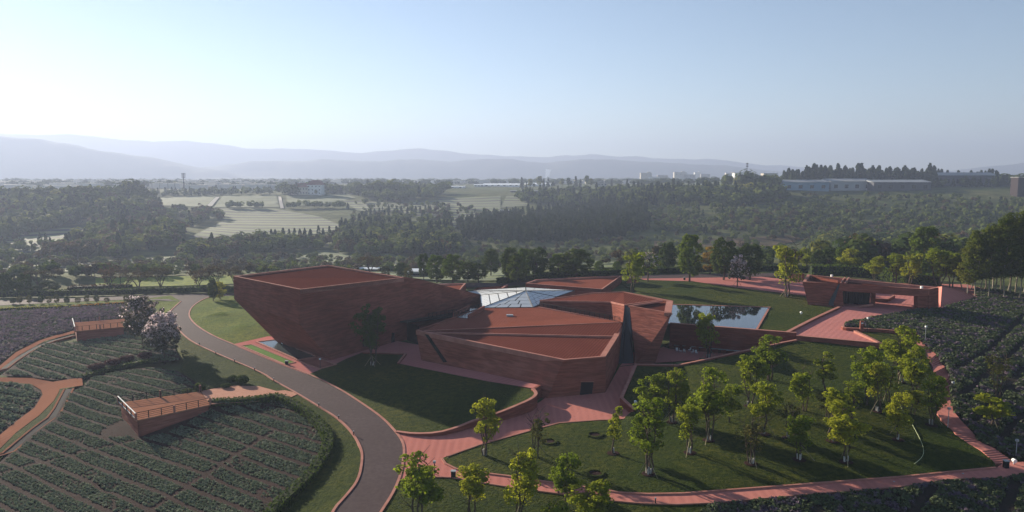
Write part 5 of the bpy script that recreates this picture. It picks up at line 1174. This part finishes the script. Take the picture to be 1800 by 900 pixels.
for x in range(1380, 1640, 7): at_ridge(x + rf.uniform(-2, 2), 327, rf.choice((286, 290, 294, 297, 300, 302)), 'con')
for x in range(1645, 1760, 9): at_ridge(x + rf.uniform(-3, 3), 322, rf.choice((296, 299, 302, 305)), 'con')
for x in list(range(0, 250, 7)): at_ridge(x + rf.uniform(-3, 3), 352, rf.choice((325, 328, 331, 335)), 'bro')
for x, yb, yt in ((228,352,314),(236,352,312),(222,352,318),(246,354,320)): at_ridge(x, yb, yt, 'bro')
for x in range(500, 790, 8): at_ridge(x + rf.uniform(-3, 3), 340, rf.choice((318, 322, 325, 328)), 'bro')
for x, yb, yt in ((655,345,317),(665,345,315),(690,345,313),(683,346,318),(705,346,320),(630,344,318),(622,342,322)): at_ridge(x, yb, yt, 'bro')
def hmesh(me): return max(v.co.z for v in me.vertices)
HT = {k: [hmesh(m) for m in v] for k, v in FT.items()}
cap = {'con': 290, 'bro': 295, 'brn': 120, 'lig': 120, 'pop': 60}
rest = {}
for k, L in spots.items():
    L = [s for s in L if s[0] is not None]; L.sort(key=lambda s: -s[1] / s[0].y)
    for i, (g, h, rz, sx) in enumerate(L[:cap[k]]):
        j = i % len(FT[k]); o = link(NAMES[k], FT[k][j], None, g); s = h / HT[k][j]; o.scale = (s * sx, s * sx, s); o.rotation_euler.z = rz; tag(o, LAB[k], 'tree', GRP[k])
    rest[k] = L[cap[k]:]
for k, L in rest.items():
    if not L: continue
    Vs, ms = [], FT[k]; arr = [(np.array([v.co[:] for v in m.vertices if True])[: (len([p for p in m.polygons if p.material_index == 0]) * 4)]) for m in ms]
    for i, (g, h, rz, sx) in enumerate(L):
        P = arr[i % len(ms)].reshape(-1, 4, 3); step_ = 1 if g.y < 560 else 2; P = P[::step_].copy()
        if step_ == 2: c = P.mean(1, keepdims=True); P = c + (P - c) * 1.35
        s = h / HT[k][i % len(ms)]; ca, sa = math.cos(rz), math.sin(rz); P = P.reshape(-1, 3) * np.array([s * sx, s * sx, s])
        Vs.append(np.stack([P[:, 0] * ca - P[:, 1] * sa + g.x, P[:, 0] * sa + P[:, 1] * ca + g.y, P[:, 2] + g.z], 1))
    nm = {'con': 'conifer_wood', 'bro': 'broadleaf_wood', 'brn': 'brown_scrub', 'lig': 'pale_scrub', 'pop': 'column_wood'}[k]
    lb = {'con': 'mass of dark conifers filling the far side of the valley', 'bro': 'mass of dark broadleaf woods covering the far slopes', 'brn': 'brownish scrub scattered over the valley floor', 'lig': 'pale green scrub scattered over the far slopes', 'pop': 'upright trees on the far ridge'}[k]
    m_ = leaf_mat(nm + '_leaves', *{'con': ((0.028, 0.045, 0.016), (0.050, 0.070, 0.022)), 'bro': ((0.065, 0.09, 0.022), (0.15, 0.18, 0.04)), 'brn': ((0.10, 0.07, 0.035), (0.06, 0.055, 0.028)), 'lig': ((0.11, 0.14, 0.035), (0.08, 0.105, 0.028)), 'pop': ((0.03, 0.045, 0.015), (0.05, 0.06, 0.02))}[k], .3, 0, .02)
    tag(link(nm, qmesh(nm, np.vstack(Vs), m_)), lb, 'woodland', None, 'stuff')

# ================================================================= FAR BUILDINGS
hw = [M('house_wall_%s' % n, c) for n, c in (('cream', (.55, .5, .42)), ('white', (.72, .72, .70)), ('grey', (.32, .31, .30)), ('pale', (.6, .56, .5)))]
m_hroof = M('red_tile_roof', (.22, .09, .07)); m_froof = M('flat_roof', (.38, .38, .38)); m_blue = M('blue_sheet_roof', (.12, .22, .32), (.25, .34, .42), .02, .5); m_steel = M('pale_sheet_roof', (.30, .32, .34), (.24, .26, .28), .03, .5); m_dgrey = M('dark_shed_wall', (.10, .10, .11)); m_film = M('white_greenhouse_film', (.8, .82, .82), rough=.4)
def house(px0, px1, yb, yt, label, wm, name='village_house', roof='flat', depth=12, floors=2, wins=3, zb=None, cat='house', grp='village houses on the far ridge', tower=False):
    g = gp((px0 + px1) / 2, yb); Yf = g.y; W = (px1 - px0) * Yf / FPX; d = ray((px0 + px1) / 2, yt); H = CH + d.z * Yf / d.y - g.z; cx = g.x
    e = empty(name, (cx, Yf, g.z), label, cat, grp); b = MB().box((cx, Yf + depth / 2, g.z + H / 2 - 1), (W, depth, H + 2)); b.build('wall', wm, e)
    if roof == 'flat': MB().box((cx, Yf + depth / 2, g.z + H + .25), (W + 1, depth + 1, .5)).build('roof', m_froof, e)
    elif roof == 'hip':
        z = g.z + H; q_ = [(cx - W / 2 - .6, Yf - .6, z), (cx + W / 2 + .6, Yf - .6, z), (cx + W / 2 + .6, Yf + depth + .6, z), (cx - W / 2 - .6, Yf + depth + .6, z)]; r0, r1 = (cx - W * .3, Yf + depth / 2, z + depth * .3), (cx + W * .3, Yf + depth / 2, z + depth * .3)
        b = MB(); b.poly([q_[0], q_[1], r1, r0]); b.poly([q_[2], q_[3], r0, r1]); b.poly([q_[1], q_[2], r1]); b.poly([q_[3], q_[0], r0]); b.poly(q_); b.build('roof', m_hroof, e)
    if tower: MB().box((cx + W * .25, Yf + depth / 2, g.z + H + 1.8), (W * .3, 5, 3)).build('stair_tower', wm, e)
    wme = MB().box((0, 0, 0), (1.6, .12, 1.5)).mesh('window', m_dark)
    for f in range(floors):
        for k in range(wins):
            link('window', wme, e, (-W / 2 + W * (k + .5) / wins, -.08, H * (f + .55) / floors))
    return e
L_ = [(1126,1146,320,304,'pale two-storey house at the left end of the ridge village',hw[0],1),(1140,1160,320,311,'low white outbuilding between two ridge village houses',hw[1],0),(1156,1174,319,308,'grey flat-roofed house right of the low white outbuilding',hw[2],0),
 (1185,1207,319,303,'largest village house with a white roof parapet on the ridge',hw[3],1),(1205,1222,319,307,'grey long house right of the largest ridge village house',hw[2],0),(1221,1233,318,303,'white house with a dark roof tower in the ridge village',hw[1],1),
 (1232,1248,318,306,'grey-white gabled house at the right of the ridge village',hw[2],0),(1248,1262,318,312,'low grey shed at the right end of the ridge village',hw[2],0),(1276,1292,318,304,'pale house half hidden by the ridge trees',hw[3],1),(1291,1308,320,304,'white house right beside the mast',hw[1],0),(1342,1366,320,305,'reddish grey house left of the dark conifers',hw[0],0)]
for a in L_: house(a[0], a[1], a[2], a[3], a[4], a[5], floors=2, wins=3, tower=a[6], depth=14)
house(540,565,343,325,'white three-storey school wing with a dark red roof',hw[1],'school_building','hip',22,3,4,grp=None,cat='building'); house(512,541,343,329,'cream long wing of the school partly behind trees',hw[0],'school_building','hip',18,2,6,grp=None,cat='building')
for a in [(725,738,334,322,'grey block house behind the dark woods',hw[2]),(716,727,335,326,'white narrow house left of the grey block house',hw[1]),(635,650,336,325,'pale house behind the woods right of the school',hw[3]),(1050,1067,332,322,'grey brick barn on the ridge left of the village',hw[2])]: house(*a[:6], grp='scattered houses on the plain edge')
def shed(px0, px1, yb, yt, label, rm, wmt, name='factory_shed', cat='factory', depth=40, roofh=.22, grp='long sheds on the far ridge'):
    g0, g1_ = gp(px0, yb), gp(px1, yb); g = gp((px0 + px1) / 2, yb); d = ray((px0 + px1) / 2, yt); H = CH + d.z * g.y / d.y - g.z; W = (px1 - px0) * g.y / FPX
    e = empty(name, g, label, cat, grp); MB().box((g.x, g.y + depth / 2, g.z + H * (1 - roofh) / 2 - 2), (W, depth, H * (1 - roofh) + 4)).build('wall', wmt, e)
    z = g.z + H * (1 - roofh); c = [(g.x - W / 2 - 1, g.y - 1, z + .02), (g.x + W / 2 + 1, g.y - 1, z + .02), (g.x + W / 2 + 1, g.y + depth, z + .02), (g.x - W / 2 - 1, g.y + depth, z + .02)]
    r0, r1 = (g.x - W / 2 - 1, g.y + depth / 2, z + H * roofh), (g.x + W / 2 + 1, g.y + depth / 2, z + H * roofh); b = MB(); b.poly([c[0], c[1], r1, r0]); b.poly([c[2], c[3], r0, r1]); b.poly([c[1], c[2], r1]); b.poly([c[3], c[0], r0]); b.poly(c); b.build('roof', rm, e)
    for k in range(max(3, int(W / 12))):
        xx = -W / 2 + W * (k + .5) / max(3, int(W / 12)); o = MB().box((g.x + xx, g.y - .1, g.z + H * .35), (4.5, .15, max(.8, H * .3))).build('window', m_dark, e)
    return e
shed(1377,1457,335,316,'long shed with blue and white sheet walls under the dark conifers',m_steel,m_blue); shed(1460,1534,335,314,'grey long shed with a dark window band right of the blue one',m_froof,m_grey); shed(1536,1636,335,316,'long low shed with a thin pale roof at the right of the row',m_steel,m_dgrey)
shed(1602,1634,326,306,'small grey shed behind the conifer row',m_froof,m_grey, depth=20); shed(1638,1748,327,303,'longest thin-roofed shed on the skyline at the right',m_steel,m_dgrey, depth=20)
shed(760,816,331,327,'flat white greenhouse left of the bright greenhouses',m_film,m_film,'greenhouse','greenhouse'); shed(833,850,328,324,'short bright greenhouse at the left end of the white row',m_film,m_film,'greenhouse','greenhouse'); shed(850,913,328,322.5,'long bright white greenhouse on the plain edge',m_film,m_film,'greenhouse','greenhouse',60,.5); shed(924,970,327,321.5,'white greenhouse seen between the slender ridge trees',m_film,m_film,'greenhouse','greenhouse',60,.5)
shed(897,927,338,335,'thin pale farm roof below the slender trees',m_steel,m_dgrey,'farm_shed','shed',12); shed(934,965,338,335,'thin pale farm roof right beside its twin',m_steel,m_dgrey,'farm_shed','shed',12); shed(880,906,374,369,'grey farm shed above the conifer wood',m_steel,m_dgrey,'farm_shed','shed',10)
shed(716,745,487,474,'white farm wall and shed behind the tall hall roof',m_film,m_white,'farm_shed','shed',8); shed(633,668,478,471,'low white shed behind the bare tree over the hall roof',m_film,m_white,'farm_shed','shed',6)
rb = house(1788,1860,345,312,'big red and grey industrial hall cut by the right picture edge',M('rust_red_wall', (.05, .038, .038)),'industrial_hall','flat',12,2,3,grp=None,cat='factory')
g_ = rb.location; MB().tube([g_ + Vector((-14, -4, 0)), g_ + Vector((-14, -4, 24))], 3, 10).build('silo_tower', hw[1], rb)
# mast, pylons and poles
def mast(px, yb, yt, label, name='radio_mast', r0=.8, arms=3, grp=None):
    g = gp(px, yb); d = ray(px, yt); H = CH + d.z * g.y / d.y - g.z; e = empty(name, g, label, 'mast', grp)
    MB().tube([g - UP, g + UP * H], [r0, r0 * .4], 4).build('mast_tube', m_black, e)
    for k in range(arms): MB().box((g.x, g.y, g.z + H * (.97 - .06 * k)), (r0 * 5, r0 * 3, H * .03)).build('antenna', m_black, e)
mast(1312,330,286,'thin dark radio mast rising above the ridge trees right of the village', arms=3, r0=.5); mast(324,340,304,'lattice-like radio mast on the plain at the left','radio_mast', 1.0, 4)
for x, yb, yt, lab in ((141,517,488,'dark street pole in front of the bushy hedge, the left one'),(213,516,484,'leaning thin street pole between the bare trees'),(739,488,468,'red-brown pole beside the white farm wall')): 
    g, h, w_ = sizes(x, yb, yt, 3); e = empty('street_pole', g, lab, 'pole'); MB().tube([g, g + UP * h], [.12, .08], 6).build('pole', m_black, e); MB().box((g.x + .4, g.y, g.z + h - .1), (.9, .12, .12)).build('lamp_arm', m_black, e)
def palm(px, yb, yt, which='tall palm in the hazy row left of the radio mast'):
    g = gp(px, yb); d = ray(px, yt); H = CH + d.z * g.y / d.y - g.z; e = empty('palm_tree', g, which, 'tree', 'palms in the hazy row on the plain')
    MB().tube([g - UP, g + UP * H * .9], [H * .02, H * .015], 5).build('trunk', m_bark, e); rg = np.random.default_rng(int(px)); C, N = [], []
    for k in range(12):
        a = k * .524
        for s in (.25, .5, .75, 1): C.append((math.cos(a) * s * H * .2, math.sin(a) * s * H * .2, H * (.92 + .1 * math.sin(s * 3) - .07 * s))); N.append((0, 0, 1))
    link('crown', qmesh('crown', quads(np.array(C), np.array(N, float), H * .1, rg, .5, .3), l_far), e)
for x, w_ in zip((255, 268, 281, 296, 308), ('leftmost', 'second from left', 'middle', 'fourth from left', 'rightmost')): palm(x, 342, 318 + rf.randint(-1, 1), w_ + ' palm in the hazy row left of the radio mast')
# hazy town on the plain: far too many small blocks to count
b = MB()
for k in range(420):
    px = rf.uniform(-40, 700) if k < 330 else rf.uniform(700, 1130); py = rf.choice((rf.uniform(321.5, 324), rf.uniform(322, 333))) if px < 480 else rf.uniform(320.5, 323.5)
    g = gp(px, py)
    if g: s = rf.uniform(8, 26); b.box((g.x, g.y, g.z + 2), (s * rf.uniform(.8, 2.2), s, rf.uniform(6, 16)))
tag(b.build('town', hw[3]), 'hazy low town spread over the distant plain', 'town', None, 'stuff')
Vs = []; P0 = np.array([v.co[:] for v in FT['bro'][0].vertices])[:170 * 4].reshape(-1, 4, 3)[::4]; c = P0.mean(1, keepdims=True); P0 = (c + (P0 - c) * 2).reshape(-1, 3)
for k in range(900):
    px = rf.uniform(-60, 1180) if k < 800 else rf.uniform(1180, 1840); py = rf.choice((rf.uniform(319.8, 322), rf.uniform(320, 331 if px < 480 else 325))); g = gp(px, py)
    if g: s = rf.uniform(.9, 1.9); Vs.append(P0 * np.array([s * 1.8, s, s]) + np.array(g[:]))
tag(link('tree_belts', qmesh('tree_belts', np.vstack(Vs), l_far)), 'hazy belts of trees on the distant plain', 'woodland', None, 'stuff')

# ================================================================= SMALL THINGS
def post_lamp(px, yb, yt, label, mat=None, ball=False, cat='lamp', grp='garden lamps'):
    g, h, w_ = sizes(px, yb, yt, 3); e = empty('garden_lamp', g, label, cat, grp); MB().tube([g - UP * .2, g + UP * h], .06, 6).build('post', mat or m_grey, e)
    MB().box((g.x, g.y, g.z + h), (.34, .34, .3)).build('lamp_head', m_white if ball else m_grey, e); return e
for a in [(1626,602,574,'pale slim lamp post among the lavender right of the stairway top',m_grey,1),(1524,588,559,'dark lamp post with a white head behind the planter wall',m_black,1),(1666,751,718,'grey lamp post beside the stairway landing',m_grey,0),(1785,810,774,'grey lamp post at the foot of the stairway',m_grey,0),
          (1673,705,672,'dark lamp post in the bushes beside the stairs',m_black,0),(563,648,631,'dark lamp post with a white head by the low stone terrace',m_black,1),(1400,590,572,'lamp post at the corner where the terrace wall meets the plaza',m_black,1),(764,838,812,'thin dark lamp post on the pink path junction',m_black,0)]: post_lamp(*a[:4], a[4], a[5])
for x, y, lab in ((1408,553,'white floodlight lying on the upper lawn'),(497,606,'white floodlight in the reflecting basin'),(1782,816,'white floodlight at the foot of the stairway beside the bin'),(1117,712,'white floodlight inside the grove wall corner'),(1332,582,'white fixture at the pool corner, left one'),(1339,582,'white fixture at the pool corner, right one')):
    g = gp(x, y); e = empty('floodlight', g, lab, 'lamp', 'white floodlights'); MB().box((g.x, g.y, g.z + .2), (.12, .12, .4)).build('stand', m_grey, e); MB().tube([(g.x, g.y - .25, g.z + .5), (g.x, g.y + .25, g.z + .6)], [.3, .22], 8).build('lamp_head', m_white, e)
for x, yb, yt, lab in ((797,839,827,'dark litter bin at the pink path junction'),(1768,822,809,'dark litter bin at the foot of the stairway'),(1203,492,487,'dark litter bin at the back of the upper lawn'),(504,641,634,'dark litter bin at the end of the vivid grass strip')):
    g, h, w_ = sizes(x, yb, yt, 7); e = empty('litter_bin', g, lab, 'bin', 'litter bins'); MB().box((g.x, g.y, g.z + h * .45), (.6, .5, h * .9)).build('body', m_black, e); MB().box((g.x, g.y, g.z + h * .95), (.7, .6, .08)).build('lid', m_grey, e)
pb_me = MB().box((0, 0, .35), (.12, .12, .7)).mesh('post', m_black); ph_me = MB().box((0, 0, .76), (.2, .2, .1)).mesh('cap', m_grey)
for x, y in [(981,868),(1069,880),(1152,886),(1232,884),(1305,879),(1374,873),(1441,867),(1507,861.5),(1571,856.5),(1634,848),(1692,842),(1749,840)]:
    g = gp(x, y); e = empty('path_bollard', g, 'small dark path light along the outer edge of the pink lower path', 'bollard', 'dark path lights along the lower path'); link('post', pb_me, e); link('cap', ph_me, e)
for x, y in [(311,590),(352,607),(381,623),(414,637),(449,652),(483,671),(525,693.5),(562,716),(597,738),(623,766)]:
    g = gp(x - 1.5, y); e = empty('road_bollard', g, 'small dark light along the field side kerb of the asphalt road', 'bollard', 'dark kerb lights along the asphalt road'); link('post', pb_me, e); link('cap', ph_me, e)
hs = chaikin([gp(x, y) + UP * .06 for x, y in ((1583,715),(1590,727),(1601,742),(1609,757),(1616,770),(1622,783),(1624,795),(1621,804),(1614,811),(1607,816))], 1)
tag(MB().tube(hs, .035, 5).build('garden_hose', M('pale_hose', (.45, .5, .3)), loc=hs[0]), 'pale hose lying in a curve on the lower right lawn', 'hose')
sg, h, w_ = sizes(1514, 583, 564, 5); e = empty('sign_pillar', sg, 'narrow pink stone sign pillar at the tip of the planter wall', 'sign'); MB().box((sg.x, sg.y, sg.z + h / 2), (.75, .35, h)).build('pillar', m_wall2, e); MB().box((sg.x, sg.y - .22, sg.z + h * .8), (.45, .06, .25)).build('sign_plate', m_white, e)
# gate boards by the parking court, two rust-coloured cones by the lawn tree
e0 = gp(1388, 494); e = empty('red_screen', e0, 'low red slatted screen behind the tall staked tree', 'screen')
for k in range(5): MB().box((e0.x + k * 1.1, e0.y, e0.z + 1.2), (.9, .15, 2.4)).build('panel', m_wall2, e)
for i, (x, lab) in enumerate(((1106,'red stone cone sculpture left of the trunk of the corner tree'),(1118,'red stone cone sculpture right of the trunk of the corner tree'))):
    g, h, w_ = sizes(x, 497, 487, 9); e = empty('stone_cone', g, lab, 'sculpture', 'red stone cones'); MB().tube([g, g + UP * h * .8, g + UP * h], [w_ / 2, w_ / 5, .02], 7).build('cone', m_wall2, e); MB().tube([g - UP * .1, g + UP * .12], w_ / 2 + .15, 7).build('base', m_coping, e)
# courtyard tables
ct = M('pale_table_top', (.30, .36, .36), rough=.4)
tlist = [(1192,605.5),(1207,606.5),(1222,608),(1236,609.5),(1257,612),(1270,613),(1284,614.5),(1297,615.5)]
tt = MB().prism([(-1.1, -.8, .9), (1.1, -.8, .9), (1.1, .8, .9), (-1.1, .8, .9)], (0, 0, .06)).mesh('table_top', ct); tlg = MB().tube([(0, 0, 0), (0, 0, .9)], .06, 5).mesh('leg', m_black)
for i, (x, y) in enumerate(tlist):
    g = at(x, y, 1.0); g.z = .05; e = empty('courtyard_table', g, 'pale square table in the shaded courtyard under the terrace wall, %s' % ('in the left row' if i < 4 else 'in the right row'), 'table', 'courtyard tables, left row' if i < 4 else 'courtyard tables, right row')
    link('table_top', tt, e)
    for sx, sy in ((-1, -.7), (1, -.7), (1, .7), (-1, .7)): o = link('leg', tlg, e, (sx, sy, 0))
chm = MB().box((0, 0, .45), (.5, .5, .06)).mesh('seat', m_white); chb = MB().box((0, .25, .75), (.5, .05, .5)).mesh('backrest', m_white); chl = MB().box((0, 0, .22), (.05, .05, .44)).mesh('leg', m_grey)
for i, (x, y) in enumerate([(1190,619),(1196,620),(1203,620.5),(1212,618),(1217,622),(1224,623)]):
    g = at(x, y, .05); e = empty('courtyard_chair', g, 'small white chair at the edge of the dark courtyard floor', 'chair', 'white chairs in the courtyard', i * 1.3); link('seat', chm, e); link('backrest', chb, e)
    for sx, sy in ((-.2, -.2), (.2, -.2), (.2, .2), (-.2, .2)): link('leg', chl, e, (sx, sy, 0))
tag(MB().poly(pp((1176,613,.06),(1240,618,.06),(1330,620,.06),(1312,612,.06),(1240,603,.06),(1185,600,.06),(1160,607,.06))).build('courtyard_basin', m_water), kind='structure')
# grass rings left empty on the lawn
for x, y, lab in ((965,777,'empty round grass ring with a pale stub between the first path trees'),(1045,765,'empty round grass ring left of the slim column tree'),(1046,833,'small dark grass mound on the lower lawn near the path')):
    g = gp(x, y); e = empty('grass_ring', g, lab, 'planting ring', 'empty planting rings'); c_ = [g + Vector((math.cos(k * .524) * 1.1, math.sin(k * .524) * 1.1, 0)) for k in range(12)]
    MB().strip(c_, .35, .22, 0, .2, True).build('ring', m_lawn, e); MB().tube([g + UP * .02, g + UP * .06], 1.0, 12).build('soil', m_soil, e)

# thin blue smoke rising by the ridge trees
g = gp(954, 332); sp = MB().tube([g + Vector((0, 0, 0)), g + Vector((3, 0, 10)), g + Vector((8, 0, 22)), g + Vector((10, 0, 34))], [1.2, 2.5, 4, 5.5], 8).build('smoke_plume', None, loc=g)
ms = bpy.data.materials.new('blue_smoke'); ms.use_nodes = True; tt_ = ms.node_tree; tt_.nodes.remove(tt_.nodes['Principled BSDF']); pn = tt_.nodes.new('ShaderNodeVolumePrincipled'); pn.inputs['Color'].default_value = (.7, .8, 1, 1); pn.inputs['Density'].default_value = .06
tt_.links.new(pn.outputs[0], tt_.nodes['Material Output'].inputs['Volume']); sp.data.materials.append(ms); tag(sp, 'thin bluish smoke plume rising in front of the slender ridge trees', 'smoke')
# ================================================================= AIR
hz = MB().prism([(-9500, -300, -25), (9500, -300, -25), (9500, 9500, -25), (-9500, 9500, -25)], (0, 0, 475)).build('haze', None)
mh = bpy.data.materials.new('haze'); mh.use_nodes = True; t = mh.node_tree; t.nodes.remove(t.nodes['Principled BSDF'])
pvn = t.nodes.new('ShaderNodeVolumePrincipled'); pvn.inputs['Color'].default_value = (0.39, 0.46, 0.64, 1); pvn.inputs['Density'].default_value = HAZE; pvn.inputs['Anisotropy'].default_value = 0.30
t.links.new(pvn.outputs[0], t.nodes['Material Output'].inputs['Volume']); hz.data.materials.append(mh); tag(hz, kind='stuff'); hz.display_type = 'WIRE'
